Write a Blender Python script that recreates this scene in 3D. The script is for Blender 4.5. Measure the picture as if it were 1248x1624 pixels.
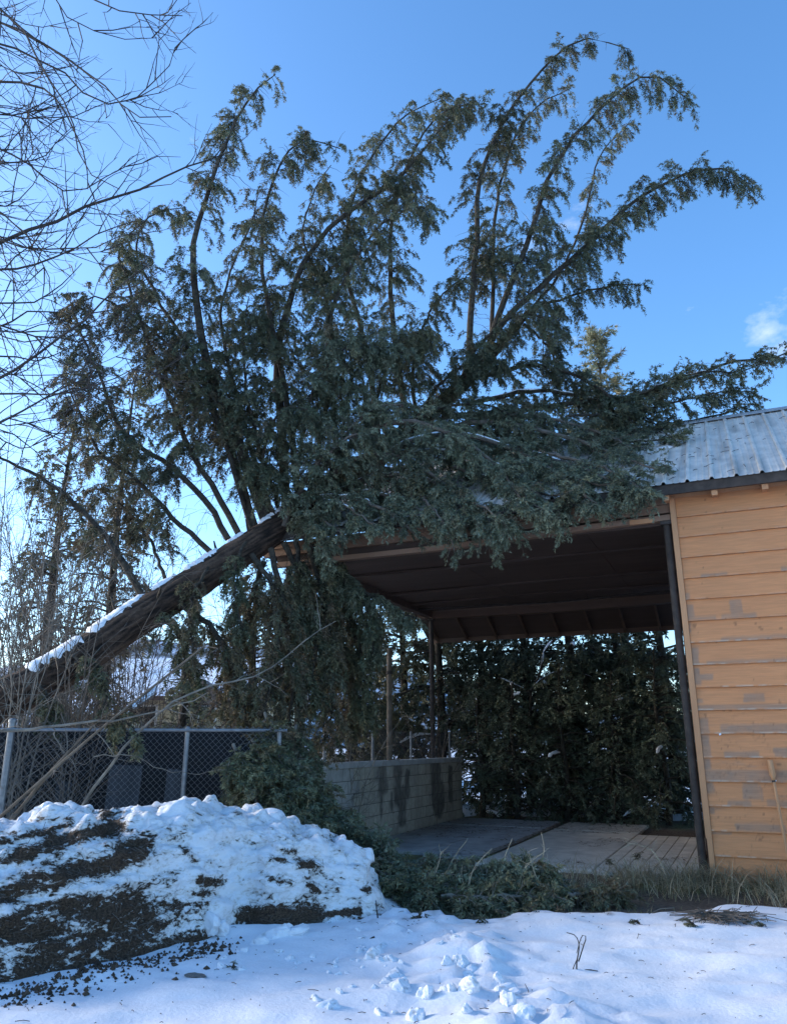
import bpy, math, random
import numpy as np
from mathutils import Vector

for o in list(bpy.data.objects):
    bpy.data.objects.remove(o, do_unlink=True)
scene = bpy.context.scene
COL = scene.collection
rad = math.radians
RNG = np.random.default_rng(7)
random.seed(7)

# ------------------------------------------------------------------ camera
FPX, CX, CY, PITCH, CAMH = 1220.0, 624.0, 812.0, rad(16.8), 1.6
cam_data = bpy.data.cameras.new('camera')
cam = bpy.data.objects.new('camera', cam_data)
COL.objects.link(cam)
cam.location = (0, 0, CAMH)
cam.rotation_euler = (math.pi / 2 + PITCH, 0, 0)
cam_data.sensor_fit = 'VERTICAL'
cam_data.sensor_height = 36.0
cam_data.lens = 36.0 * FPX / 1624.0
cam_data.clip_start = 0.05
cam_data.clip_end = 4000
scene.camera = cam

# ------------------------------------------------------------------ sky, sun, exposure
SUN_AZ, SUN_EL = rad(-74), rad(18)        # azimuth from +Y, negative is to the left
world = bpy.data.worlds.new('World')
scene.world = world
world.use_nodes = True
wn, wl = world.node_tree.nodes, world.node_tree.links
wn.clear()
w_out = wn.new('ShaderNodeOutputWorld')
w_bg = wn.new('ShaderNodeBackground')
w_sky = wn.new('ShaderNodeTexSky')
w_sky.sky_type = 'NISHITA'
w_sky.sun_disc = False
w_sky.sun_elevation = SUN_EL
w_sky.sun_rotation = SUN_AZ
w_sky.altitude = 700
w_sky.air_density = 1.0
w_sky.dust_density = 1.6
w_sky.ozone_density = 3.0
w_bg.inputs['Strength'].default_value = 0.15
# thin drifting cloud, the same over the whole sky
w_tc = wn.new('ShaderNodeTexCoord')
w_map = wn.new('ShaderNodeMapping')
w_map.inputs['Scale'].default_value = (5.0, 5.0, 9.0)
w_noise = wn.new('ShaderNodeTexNoise')
w_noise.inputs['Scale'].default_value = 2.0
w_noise.inputs['Detail'].default_value = 7
w_noise.inputs['Roughness'].default_value = 0.6
w_dot = wn.new('ShaderNodeVectorMath')
w_dot.operation = 'DISTANCE'
w_dot.inputs[1].default_value = (0.431, 0.781, 0.452)      # where the small cloud hangs
w_near = wn.new('ShaderNodeMapRange')
w_near.inputs['From Min'].default_value = 0.055
w_near.inputs['From Max'].default_value = 0.0
w_near.inputs['To Max'].default_value = 0.30
w_add = wn.new('ShaderNodeMath')
w_ramp = wn.new('ShaderNodeValToRGB')
w_ramp.color_ramp.elements[0].position = 0.66
w_ramp.color_ramp.elements[0].color = (0, 0, 0, 1)
w_ramp.color_ramp.elements[1].position = 0.95
w_ramp.color_ramp.elements[1].color = (0.8, 0.8, 0.8, 1)
w_mix = wn.new('ShaderNodeMixRGB')
w_mix.inputs['Color2'].default_value = (2.6, 2.9, 3.4, 1)
w_hs = wn.new('ShaderNodeHueSaturation')
w_hs.inputs['Saturation'].default_value = 1.16
wl.new(w_tc.outputs['Generated'], w_map.inputs['Vector'])
wl.new(w_map.outputs['Vector'], w_noise.inputs['Vector'])
wl.new(w_tc.outputs['Generated'], w_dot.inputs[0])
wl.new(w_dot.outputs['Value'], w_near.inputs['Value'])
wl.new(w_noise.outputs['Fac'], w_add.inputs[0])
wl.new(w_near.outputs['Result'], w_add.inputs[1])
wl.new(w_add.outputs['Value'], w_ramp.inputs['Fac'])
wl.new(w_ramp.outputs['Color'], w_mix.inputs['Fac'])
wl.new(w_sky.outputs['Color'], w_hs.inputs['Color'])
wl.new(w_hs.outputs['Color'], w_mix.inputs['Color1'])
wl.new(w_mix.outputs['Color'], w_bg.inputs['Color'])
wl.new(w_bg.outputs['Background'], w_out.inputs['Surface'])

sun_data = bpy.data.lights.new('sun', 'SUN')
sun_data.energy = 1.5
sun_data.angle = rad(12)
sun_data.color = (1.0, 0.93, 0.84)
sun = bpy.data.objects.new('sun', sun_data)
COL.objects.link(sun)
sdir = Vector((math.sin(SUN_AZ) * math.cos(SUN_EL), math.cos(SUN_AZ) * math.cos(SUN_EL), math.sin(SUN_EL)))
sun.rotation_euler = sdir.to_track_quat('Z', 'Y').to_euler()
sun.location = (-20, 20, 30)

vs = scene.view_settings
vs.view_transform = 'Standard'
vs.look = 'None'
vs.exposure = 1.55
vs.gamma = 1.0
vs.use_curve_mapping = False
scene.cycles.max_bounces = 6
scene.cycles.use_denoising = True

# ------------------------------------------------------------------ small maths
CP, SP = math.cos(PITCH), math.sin(PITCH)

def at(px, py, Y):
    """world point at distance Y (along +Y) seen at photo pixel px,py"""
    x, y = (px - CX) / FPX, -(py - CY) / FPX
    h, v = CP - y * SP, SP + y * CP
    t = Y / h
    return np.array((x * t, Y, CAMH + v * t))

def project(V):
    """photo pixel of world points (used to lay out soil on the snow bank)"""
    dz = V[:, 2] - CAMH
    f = V[:, 1] * CP + dz * SP
    u = -V[:, 1] * SP + dz * CP
    return CX + FPX * V[:, 0] / f, CY - FPX * u / f

def path(pts, Y0, Y1=None):
    Y1 = Y0 if Y1 is None else Y1
    n = len(pts)
    out = []
    for i, p in enumerate(pts):
        if len(p) == 3:
            out.append(at(*p))
        else:
            out.append(at(p[0], p[1], Y0 + (Y1 - Y0) * i / max(1, n - 1)))
    return np.array(out)

def smooth_path(P, n):
    """Catmull-Rom through the points, n samples spaced evenly"""
    P = np.asarray(P, float)
    Q = np.vstack([2 * P[0] - P[1], P, 2 * P[-1] - P[-2]])
    out = []
    for i in range(1, len(Q) - 2):
        for t in np.linspace(0, 1, 12, endpoint=False):
            a, b, c, d = Q[i - 1], Q[i], Q[i + 1], Q[i + 2]
            out.append(.5 * ((2 * b) + (c - a) * t + (2 * a - 5 * b + 4 * c - d) * t * t + (3 * b - a - 3 * c + d) * t ** 3))
    out.append(P[-1])
    out = np.array(out)
    s = np.r_[0, np.cumsum(np.linalg.norm(np.diff(out, axis=0), axis=1))]
    q = np.linspace(0, s[-1], n)
    return np.stack([np.interp(q, s, out[:, k]) for k in range(3)], 1)

def nrm(v):
    return v / np.maximum(np.linalg.norm(v, axis=-1, keepdims=True), 1e-9)

def _hash(i, j, k, seed):
    h = (i * 374761393 + j * 668265263 + k * 2147483647 + seed * 974634551) & 0xffffffff
    h = ((h ^ (h >> 13)) * 1274126177) & 0xffffffff
    return ((h ^ (h >> 16)) & 0xffff) / 65535.0

def vnoise(P, seed=0):
    P = np.asarray(P, float)
    I = np.floor(P).astype(np.int64)
    F = P - I
    F = F * F * (3 - 2 * F)
    r = 0
    for a in (0, 1):
        for b in (0, 1):
            for c in (0, 1):
                w = (F[:, 0] if a else 1 - F[:, 0]) * (F[:, 1] if b else 1 - F[:, 1]) * (F[:, 2] if c else 1 - F[:, 2])
                r = r + w * _hash(I[:, 0] + a, I[:, 1] + b, I[:, 2] + c, seed)
    return r * 2 - 1

def fbm(P, octaves=4, seed=0, gain=.5):
    r, a, s = 0, 1, 0
    P = np.asarray(P, float)
    for o in range(octaves):
        r = r + a * vnoise(P * (2 ** o) + 17.3 * o, seed + o)
        s += a
        a *= gain
    return r / s

def sstep(a, b, x):
    t = np.clip((x - a) / (b - a), 0, 1)
    return t * t * (3 - 2 * t)

# ------------------------------------------------------------------ mesh helpers
def make_mesh(name, V, faces, color=None, smooth=False, mat_index=None):
    """faces: list of (n,3) / (n,4) int arrays"""
    me = bpy.data.meshes.new(name)
    V = np.asarray(V, np.float32)
    faces = [np.asarray(f, np.int32) for f in faces if len(f)]
    me.vertices.add(len(V))
    me.vertices.foreach_set('co', V.ravel())
    loops = np.concatenate([f.ravel() for f in faces])
    me.loops.add(len(loops))
    me.loops.foreach_set('vertex_index', loops)
    sizes = np.concatenate([np.full(len(f), f.shape[1], np.int32) for f in faces])
    starts = np.r_[0, np.cumsum(sizes)[:-1]].astype(np.int32)
    me.polygons.add(len(sizes))
    me.polygons.foreach_set('loop_start', starts)
    me.polygons.foreach_set('use_smooth', np.full(len(sizes), bool(smooth)))
    if mat_index is not None:
        me.polygons.foreach_set('material_index', np.asarray(mat_index, np.int32))
    me.update(calc_edges=True)
    if color is not None:
        ca = me.color_attributes.new('tint', 'FLOAT_COLOR', 'POINT')
        c4 = np.ones((len(V), 4), np.float32)
        c4[:, :3] = color
        ca.data.foreach_set('color', c4.ravel())
    return me

def link(name, me, mats, parent=None, loc=None):
    o = bpy.data.objects.new(name, me)
    COL.objects.link(o)
    if me is not None and mats is not None and not me.materials:
        for m in (mats if isinstance(mats, (list, tuple)) else [mats]):
            me.materials.append(m)
    if parent is not None:
        o.parent = parent
    if loc is not None:
        o.location = loc
    return o

def tag(o, label=None, cat=None, group=None, kind=None):
    if label: o['label'] = label
    if cat: o['category'] = cat
    if group: o['group'] = group
    if kind: o['kind'] = kind
    return o

def thing(name, label, cat, loc=(0, 0, 0), rz=0.0, group=None):
    o = bpy.data.objects.new(name, None)
    COL.objects.link(o)
    o.empty_display_size = .2
    o.location = loc
    o.rotation_euler = (0, 0, rz)
    return tag(o, label, cat, group)

class Geo:
    """collects pieces of one mesh"""
    def __init__(self):
        self.V, self.T, self.Q, self.C, self.n = [], [], [], [], 0
    def add(self, V, F, C=None):
        V = np.asarray(V, float)
        F = np.asarray(F, int)
        (self.T if F.shape[1] == 3 else self.Q).append(F + self.n)
        self.V.append(V)
        if C is not None:
            C = np.asarray(C, float)
            self.C.append(np.broadcast_to(C, (len(V), 3)) if C.ndim == 1 else C)
        self.n += len(V)
        return self
    def box(self, x0, x1, y0, y1, z0, z1, C=None):
        V = [(x0, y0, z0), (x1, y0, z0), (x1, y1, z0), (x0, y1, z0), (x0, y0, z1), (x1, y0, z1), (x1, y1, z1), (x0, y1, z1)]
        F = [(0, 3, 2, 1), (4, 5, 6, 7), (0, 1, 5, 4), (1, 2, 6, 5), (2, 3, 7, 6), (3, 0, 4, 7)]
        return self.add(V, F, C)
    def hexa(self, V, C=None):
        F = [(0, 3, 2, 1), (4, 5, 6, 7), (0, 1, 5, 4), (1, 2, 6, 5), (2, 3, 7, 6), (3, 0, 4, 7)]
        return self.add(V, F, C)
    def mesh(self, name, origin=(0, 0, 0), smooth=False):
        V = np.vstack(self.V) - np.asarray(origin, float)
        fs = []
        if self.T: fs.append(np.vstack(self.T))
        if self.Q: fs.append(np.vstack(self.Q))
        return make_mesh(name, V, fs, np.vstack(self.C) if self.C else None, smooth)
    def build(self, name, mats, parent=None, origin=(0, 0, 0), smooth=False, loc=None):
        return link(name, self.mesh(name, origin, smooth), mats, parent, loc)

def bevel(o, w=.006, seg=1):
    m = o.modifiers.new('bevel', 'BEVEL')
    m.width = w
    m.segments = seg
    m.limit_method = 'ANGLE'
    return o

def tubes(P, R, sides=3, cap=False):
    """P (M,N,3) polylines, R (M,N) radii -> V, quads"""
    P = np.asarray(P, float)
    R = np.asarray(R, float)
    M, N, _ = P.shape
    T = np.empty_like(P)
    T[:, 1:-1] = P[:, 2:] - P[:, :-2]
    T[:, 0] = P[:, 1] - P[:, 0]
    T[:, -1] = P[:, -1] - P[:, -2]
    T = nrm(T)
    mean = nrm(P[:, -1] - P[:, 0])
    ref = np.where(np.abs(mean[:, 2:3]) > .8, np.array([[1., 0, 0]]), np.array([[0, 0, 1.]]))[:, None, :]
    A = nrm(np.cross(T, np.broadcast_to(ref, T.shape)))
    B = np.cross(T, A)
    an = np.arange(sides) * 2 * math.pi / sides
    ring = A[:, :, None, :] * np.cos(an)[None, None, :, None] + B[:, :, None, :] * np.sin(an)[None, None, :, None]
    V = P[:, :, None, :] + ring * R[:, :, None, None]
    idx = np.arange(M * N * sides).reshape(M, N, sides)
    a = idx[:, :-1, :]
    b = np.roll(a, -1, 2)
    c = idx[:, 1:, :]
    d = np.roll(c, -1, 2)
    Q = np.stack([a, b, d, c], -1).reshape(-1, 4)
    if cap and sides >= 4:
        V = V.reshape(-1, 3)
        caps, base = [], len(V)
        ctr = []
        for m in range(M):
            for e in (0, N - 1):
                ctr.append(P[m, e])
                k = base + len(ctr) - 1
                r = idx[m, e]
                for s in range(sides):
                    q = (r[s], r[(s + 1) % sides], k)
                    caps.append((q[1], q[0], q[2]) if e == 0 else q)
        return np.vstack([V, ctr]), Q, np.array(caps)
    return V.reshape(-1, 3), Q

def tube_geo(g, pts, radii, sides=8, n=None, C=None):
    P = smooth_path(pts, n) if n else np.asarray(pts, float)
    r = np.interp(np.linspace(0, 1, len(P)), np.linspace(0, 1, len(np.atleast_1d(radii))), np.atleast_1d(radii)) if np.size(radii) > 1 else np.full(len(P), float(np.squeeze(radii)))
    V, Q, T = tubes(P[None], r[None], sides, cap=True)
    g.add(V, Q, C)
    g.T.append(np.asarray(T) + g.n - len(V))
    return g

# ------------------------------------------------------------------ materials
def mat(name, color=(.5, .5, .5), rough=.7, attr=False, nscale=None, namt=0., color2=None, bump=0., bscale=40., bdetail=5,
        metallic=0., stretch=(1, 1, 1), translucent=0., spec=.4, coord='Object', ramp=(.35, .65), sss=0.):
    m = bpy.data.materials.new(name)
    m.use_nodes = True
    n, l = m.node_tree.nodes, m.node_tree.links
    b = n['Principled BSDF']
    b.inputs['Roughness'].default_value = rough
    b.inputs['Metallic'].default_value = metallic
    b.inputs['Specular IOR Level'].default_value = spec
    b.inputs['Base Color'].default_value = (*color, 1)
    src = None
    tc = n.new('ShaderNodeTexCoord')
    mp = n.new('ShaderNodeMapping')
    mp.inputs['Scale'].default_value = stretch
    l.new(tc.outputs[coord], mp.inputs['Vector'])
    if attr:
        a = n.new('ShaderNodeAttribute')
        a.attribute_name = 'tint'
        src = a.outputs['Color']
    if nscale:
        nt = n.new('ShaderNodeTexNoise')
        nt.inputs['Scale'].default_value = nscale
        nt.inputs['Detail'].default_value = 6
        nt.inputs['Roughness'].default_value = .62
        l.new(mp.outputs['Vector'], nt.inputs['Vector'])
        rp = n.new('ShaderNodeValToRGB')
        rp.color_ramp.elements[0].position = ramp[0]
        rp.color_ramp.elements[1].position = ramp[1]
        l.new(nt.outputs['Fac'], rp.inputs['Fac'])
        if attr:
            mx = n.new('ShaderNodeMixRGB')
            mx.blend_type = 'MULTIPLY'
            mx.inputs['Fac'].default_value = namt
            l.new(src, mx.inputs['Color1'])
            rp.color_ramp.elements[0].color = (.45, .45, .45, 1)
            rp.color_ramp.elements[1].color = (1.25, 1.25, 1.25, 1)
            l.new(rp.outputs['Color'], mx.inputs['Color2'])
            src = mx.outputs['Color']
        else:
            rp.color_ramp.elements[0].color = (*color, 1)
            rp.color_ramp.elements[1].color = (*(color2 or color), 1)
            src = rp.outputs['Color']
    if src is not None:
        l.new(src, b.inputs['Base Color'])
    if bump:
        nb = n.new('ShaderNodeTexNoise')
        nb.inputs['Scale'].default_value = bscale
        nb.inputs['Detail'].default_value = bdetail
        nb.inputs['Roughness'].default_value = .65
        l.new(mp.outputs['Vector'], nb.inputs['Vector'])
        bp = n.new('ShaderNodeBump')
        bp.inputs['Strength'].default_value = bump
        bp.inputs['Distance'].default_value = .02
        l.new(nb.outputs['Fac'], bp.inputs['Height'])
        l.new(bp.outputs['Normal'], b.inputs['Normal'])
    if sss:
        b.inputs['Subsurface Weight'].default_value = sss
        b.inputs['Subsurface Radius'].default_value = (.03, .04, .05)
        b.inputs['Subsurface Scale'].default_value = .6
    if translucent:
        tr = n.new('ShaderNodeBsdfTranslucent')
        ms = n.new('ShaderNodeMixShader')
        ms.inputs['Fac'].default_value = translucent
        if src is not None:
            l.new(src, tr.inputs['Color'])
        else:
            tr.inputs['Color'].default_value = (*color, 1)
        l.new(b.outputs['BSDF'], ms.inputs[1])
        l.new(tr.outputs['BSDF'], ms.inputs[2])
        l.new(ms.outputs['Shader'], n['Material Output'].inputs['Surface'])
    return m

M = {}
M['needles'] = mat('needles', attr=True, rough=.55, translucent=.22, spec=.3)
M['bark'] = mat('bark', (.022, .014, .010), .9, color2=(.085, .055, .038), nscale=9, stretch=(1, 1, 1), bump=.9, bscale=22)
M['branch_bark'] = mat('branch_bark', (.020, .015, .011), .9, color2=(.075, .062, .045), nscale=14, bump=.6, bscale=40)
M['twig'] = mat('twig', (.075, .058, .044), .85, color2=(.17, .14, .115), nscale=6)
M['grey_twig'] = mat('grey_twig', (.10, .085, .07), .85, color2=(.26, .23, .19), nscale=5)
M['dark_twig'] = mat('dark_twig', (.020, .016, .014), .85, color2=(.06, .05, .045), nscale=5)
M['snow'] = mat('snow', attr=True, rough=.62, bump=.35, bscale=26, bdetail=8, spec=.25, nscale=70, namt=.10)
M['snow_cap'] = mat('snow_cap', (.84, .86, .90), .6, bump=.4, bscale=40, spec=.25)
M['soil'] = mat('soil', attr=True, rough=.95, bump=1.0, bscale=30, bdetail=9, nscale=24, namt=.85)
M['paint'] = mat('siding_paint', attr=True, rough=.62, bump=.28, bscale=34, stretch=(.12, 1, 1.6), nscale=26, namt=.22)
M['trim_paint'] = mat('trim_paint', (.46, .22, .105), .65, color2=(.56, .28, .135), nscale=5, bump=.2, bscale=50, stretch=(1, 1, .15))
M['brown_paint'] = mat('brown_paint', (.105, .060, .040), .65, color2=(.145, .085, .056), nscale=4, bump=.25, bscale=30, stretch=(.12, 1, 1))
M['header_paint'] = mat('header_paint', (.20, .115, .070), .65, color2=(.28, .165, .105), nscale=4, bump=.25, bscale=30, stretch=(.12, 1, 1))
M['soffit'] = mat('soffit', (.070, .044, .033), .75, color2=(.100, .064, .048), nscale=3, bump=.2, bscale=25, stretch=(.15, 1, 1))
M['roof_metal'] = mat('roof_metal', attr=True, rough=.55, metallic=.0, spec=.3, nscale=7, namt=.35, stretch=(1, .18, 1), bump=.08, bscale=20)
M['dark_metal'] = mat('dark_metal', (.042, .034, .030), .8, color2=(.075, .060, .052), nscale=8, spec=.2)
M['galvanised'] = mat('galvanised', (.17, .18, .195), .5, color2=(.27, .285, .30), nscale=12, metallic=.5)
M['wire'] = mat('wire', (.20, .20, .21), .55, metallic=.4)
M['dark_wire'] = mat('dark_wire', (.05, .05, .055), .5, metallic=.4)
M['screen'] = mat('screen_fabric', (.004, .005, .007), .9, color2=(.009, .010, .013), nscale=4)
M['concrete'] = mat('concrete', (.42, .38, .315), .85, color2=(.58, .53, .45), nscale=3.2, bump=.35, bscale=45)
M['concrete_wet'] = mat('concrete_wet', (.26, .25, .235), .7, color2=(.42, .40, .375), nscale=3.0, bump=.3, bscale=45)
M['block'] = mat('block', attr=True, rough=.85, nscale=11, namt=.3, bump=.4, bscale=60)
M['coping'] = mat('coping', (.30, .31, .31), .75, color2=(.42, .43, .42), nscale=4, bump=.2, bscale=40)
M['tool_wood'] = mat('tool_wood', (.44, .215, .10), .6, color2=(.56, .29, .14), nscale=6, stretch=(1, 1, .1), bump=.15)
M['old_wood'] = mat('old_wood', (.10, .078, .058), .85, color2=(.20, .155, .115), nscale=7, bump=.5, bscale=30)
M['dry_grass'] = mat('dry_grass', attr=True, rough=.7, translucent=.25)
M['house_wall'] = mat('house_wall', (.44, .37, .24), .8, color2=(.52, .45, .31), nscale=3)
M['brown_wall'] = mat('brown_wall', (.13, .085, .06), .8, color2=(.18, .12, .09), nscale=3)
M['glass'] = mat('window_glass', (.02, .025, .03), .08, spec=.6)
M['straw'] = mat('straw_stalk', (.30, .24, .16), .8, color2=(.48, .40, .28), nscale=6)
M['rock'] = mat('rock', (.12, .11, .10), .85, color2=(.24, .22, .20), nscale=7, bump=.6, bscale=25)
M['hill'] = mat('hill', (.035, .05, .055), .95, color2=(.55, .60, .68), nscale=.09, ramp=(.42, .62))

SNOW = np.array((.77, .785, .82))
DIRT = np.array((.055, .036, .024))

# ------------------------------------------------------------------ building frame
BAZ = rad(24)
CORNER = np.array((3.82, 10.17, 0.0))
AX = np.array((math.cos(BAZ), -math.sin(BAZ), 0))   # along the eave, to the right
DX = np.array((math.sin(BAZ), math.cos(BAZ), 0))    # into the building
def bl(x, y, z=0.0):
    return CORNER + AX * x + DX * y + np.array((0, 0, z))
def to_local(X, Y):
    rx, ry = X - CORNER[0], Y - CORNER[1]
    return rx * AX[0] + ry * AX[1], rx * DX[0] + ry * DX[1]

# ------------------------------------------------------------------ ground
def grid(x0, x1, y0, y1, nx, ny):
    X, Y = np.meshgrid(np.linspace(x0, x1, nx), np.linspace(y0, y1, ny))
    i = np.arange(nx * ny).reshape(ny, nx)
    F = np.stack([i[:-1, :-1], i[:-1, 1:], i[1:, 1:], i[1:, :-1]], -1).reshape(-1, 4)
    return X.ravel(), Y.ravel(), F

def warped_grid(n, near, far, y_mid=9.0):
    """sheet that is fine round the yard and reaches the horizon"""
    u = np.linspace(-1, 1, n)
    w = np.sign(u) * (np.abs(u) * near + (far - near) * np.abs(u) ** 9)
    X, Y = np.meshgrid(w, w + y_mid)
    i = np.arange(n * n).reshape(n, n)
    F = np.stack([i[:-1, :-1], i[:-1, 1:], i[1:, 1:], i[1:, :-1]], -1).reshape(-1, 4)
    return X.ravel(), Y.ravel(), F

# earth below everything
X, Y, F = warped_grid(150, 14, 1500)
Z = .018 * fbm(np.stack([X * 1.1, Y * 1.1, X * 0], 1), 4, 3)
mx = fbm(np.stack([X * .9, Y * .9, X * 0 + 3], 1), 4, 11)[:, None]
moss = sstep(.0, .45, fbm(np.stack([X * 1.6, Y * 1.6, X * 0 + 9], 1), 3, 21))[:, None]
Cc = np.array((.125, .088, .060)) * (1 + .5 * mx)
Cc = Cc * (1 - .8 * moss) + np.array((.20, .19, .06)) * .8 * moss
tag(link('ground', make_mesh('ground', np.stack([X, Y, Z - .02], 1), [F], Cc, True), M['soil']), kind='structure')

# snow blanket: lies on the earth, thins out towards the carport
def bare_depth(X, Y):
    """>0 where the earth is bare (metres inside the bare patch)"""
    lx, ly = to_local(X, Y)
    n = .35 * fbm(np.stack([X * 1.3, Y * 1.3, X * 0], 1), 4, 5) + .16 * fbm(np.stack([X * 5, Y * 5, X * 0], 1), 3, 6)
    front = (ly + 2.0 - .6 * np.clip(lx, -4.5, 1.6)) * .86
    back = 8.3 - ly
    left = lx + 5.6
    right = 9 - lx
    return np.minimum(np.minimum(front, back), np.minimum(left * .8, right)) + n

def snow_height(X, Y):
    P = np.stack([X, Y, X * 0], 1)
    near = np.exp(-((Y - 6.5) / 7.0) ** 2)
    z = .075 + .030 * fbm(P * np.array((.55, .9, 1)), 3, 31)
    z = z + near * (.050 * fbm(P * np.array((1.5, 3.0, 1)), 4, 33) + .020 * np.abs(fbm(P * 6, 3, 35)) + .014 * fbm(P * np.array((4, 9, 1)), 2, 36))
    # band of broken snow in the foreground, right of the bank
    along = (Y - 5.2) / 3.0
    cx = .75 - .62 * along
    band = np.exp(-((X - cx) / .55) ** 2) * sstep(8.6, 7.4, Y)
    lump = np.abs(fbm(P * 4.2, 4, 41)) * .15 + np.maximum(0, fbm(P * 9, 3, 43)) * .08
    z = z + band * (lump + .015)
    return z

n = 265
X, Y, F = warped_grid(n, 8, 1500, 8.0)
bd = bare_depth(X, Y)
Z = snow_height(X, Y) - np.clip(sstep(-.28, .12, bd), 0, 1) * .20
tint = np.tile(SNOW, (len(X), 1))
lit = np.clip(sstep(-.9, -.05, bd) * sstep(.25, .6, fbm(np.stack([X * 9, Y * 9, X * 0], 1), 3, 55)), 0, 1)[:, None]
tint = tint * (1 - .8 * lit) + np.array((.10, .08, .05)) * .8 * lit
tag(link('snow_field', make_mesh('snow_field', np.stack([X, Y, Z], 1), [F], tint, True), M['snow']), kind='structure')

def snow_z(x, y):
    X, Y = np.array([x]), np.array([y])
    return float((snow_height(X, Y) - sstep(-.28, .12, bare_depth(X, Y)) * .20)[0])
def ground_z(x, y):
    return max(0.0, snow_z(x, y))

# far wooded hill under snow
X, Y, F = grid(-420, 420, 260, 620, 90, 30)
Z = 52 * np.exp(-((X + 120) / 190) ** 2) * sstep(250, 480, Y) + 16 * sstep(280, 520, Y) + 10 * fbm(np.stack([X * .02, Y * .02, X * 0], 1), 4, 8) - 6
Z = np.where(Y < 275, -3, Z)
tag(link('hill', make_mesh('hill', np.stack([X, Y, Z], 1), [F], None, True), M['hill']), kind='structure')

# carport floor: slabs with joints of dirt between them
floor = thing('concrete_floor', None, None, tuple(bl(0, 0)), -BAZ)
floor['kind'] = 'structure'
slabs = [(-3.05, -1.45, .22, 4.95, 'concrete'), (-5.45, -4.1, .95, 2.9, 'concrete_wet'), (-4.06, -3.22, .8, 2.9, 'concrete_wet'),
         (-5.45, -3.22, 2.96, 5.1, 'concrete_wet'), (-3.05, -1.45, 5.0, 6.6, 'concrete'), (-5.45, -3.22, 5.15, 6.6, 'concrete_wet')]
for i, (x0, x1, y0, y1, m) in enumerate(slabs):
    g = Geo()
    g.box(x0, x1, y0, y1, -.08, .028 + .004 * (i % 3))
    bevel(g.build('slab', M[m], floor), .008)
for i in range(7):
    x0 = -1.425 + i * .179
    for (y0, y1) in ((.12 + .05 * (i % 2), 1.75 + .2 * (i % 2)), (1.765 + .2 * (i % 2), 4.7)):
        g = Geo()
        g.box(x0, x0 + .165, y0, y1, -.06, .028)
        g.build('plank', M['concrete'], floor)

# ------------------------------------------------------------------ carport building
bld = thing('carport_building', 'tan lap sided building with open carport and ribbed metal roof under the fallen tree', 'building', tuple(CORNER), -BAZ)
KF, KR = .65, .577
RIDGE_Y, EAVE_Y, EAVE_Z = 3.0, -.30, 4.95
RIDGE_Z = EAVE_Z + KF * (RIDGE_Y - EAVE_Y)
REAR_Y = 7.94
REAR_Z = RIDGE_Z - KR * (REAR_Y - RIDGE_Y)
XL, XR = -6.75, 5.2
WALL_R = 5.0

# front wall with its boards
g = Geo()
g.box(0.0, WALL_R, .03, .14, .04, 4.90)
fw = g.build('front_wall', M['brown_paint'], bld)
NB = 17
EXPO = (4.86 - .02) / NB
patches = [  # x0, x1, board from top, v0, v1 (0 bottom edge of the board, 1 top)
    (.30, .62, 3, .0, .16), (1.25, 1.6, 3, .0, .2), (.05, .12, 4, .0, .3),
    (.06, .16, 5, .0, .75), (.06, .42, 5, .0, .18), (.60, .74, 5, .1, .85), (.48, .90, 5, .0, .2),
    (.05, .10, 6, .5, .9), (.45, 1.7, 6, .0, .18), (.04, .16, 7, .0, .8), (.24, 1.7, 7, .0, .16),
    (.03, .15, 8, .1, .9), (.10, .30, 8, .35, .6), (.62, .86, 9, .35, .68), (.02, .14, 9, .3, .48), (.0, 1.7, 9, .0, .22),
    (.04, .18, 10, .0, .65), (.32, 1.7, 10, .02, .38), (.03, .17, 11, .05, 1.), (.32, .72, 11, .0, .26), (.88, 1.05, 11, .05, .42), (1.12, 1.7, 11, .05, .25),
    (.03, .16, 12, .5, 1.), (.03, 1.7, 12, .0, .48), (.03, .16, 13, .55, 1.), (.48, .66, 13, .30, 1.), (.66, .69, 13, .25, .9), (.3, .55, 13, .02, .25), (.72, 1.7, 13, .05, .3),
    (.02, .14, 14, .7, .98), (.35, .9, 14, .05, .35), (.05, .3, 15, .9, 1.),
    (2.0, 2.3, 5, .0, .5), (2.4, 3.6, 8, .0, .25), (2.9, 3.1, 11, .2, .9), (3.5, 4.6, 12, .0, .3), (2.2, 2.9, 14, .1, .4)]
PAINT, PRIME = np.array((.60, .252, .102)), np.array((.33, .20, .13))
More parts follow.
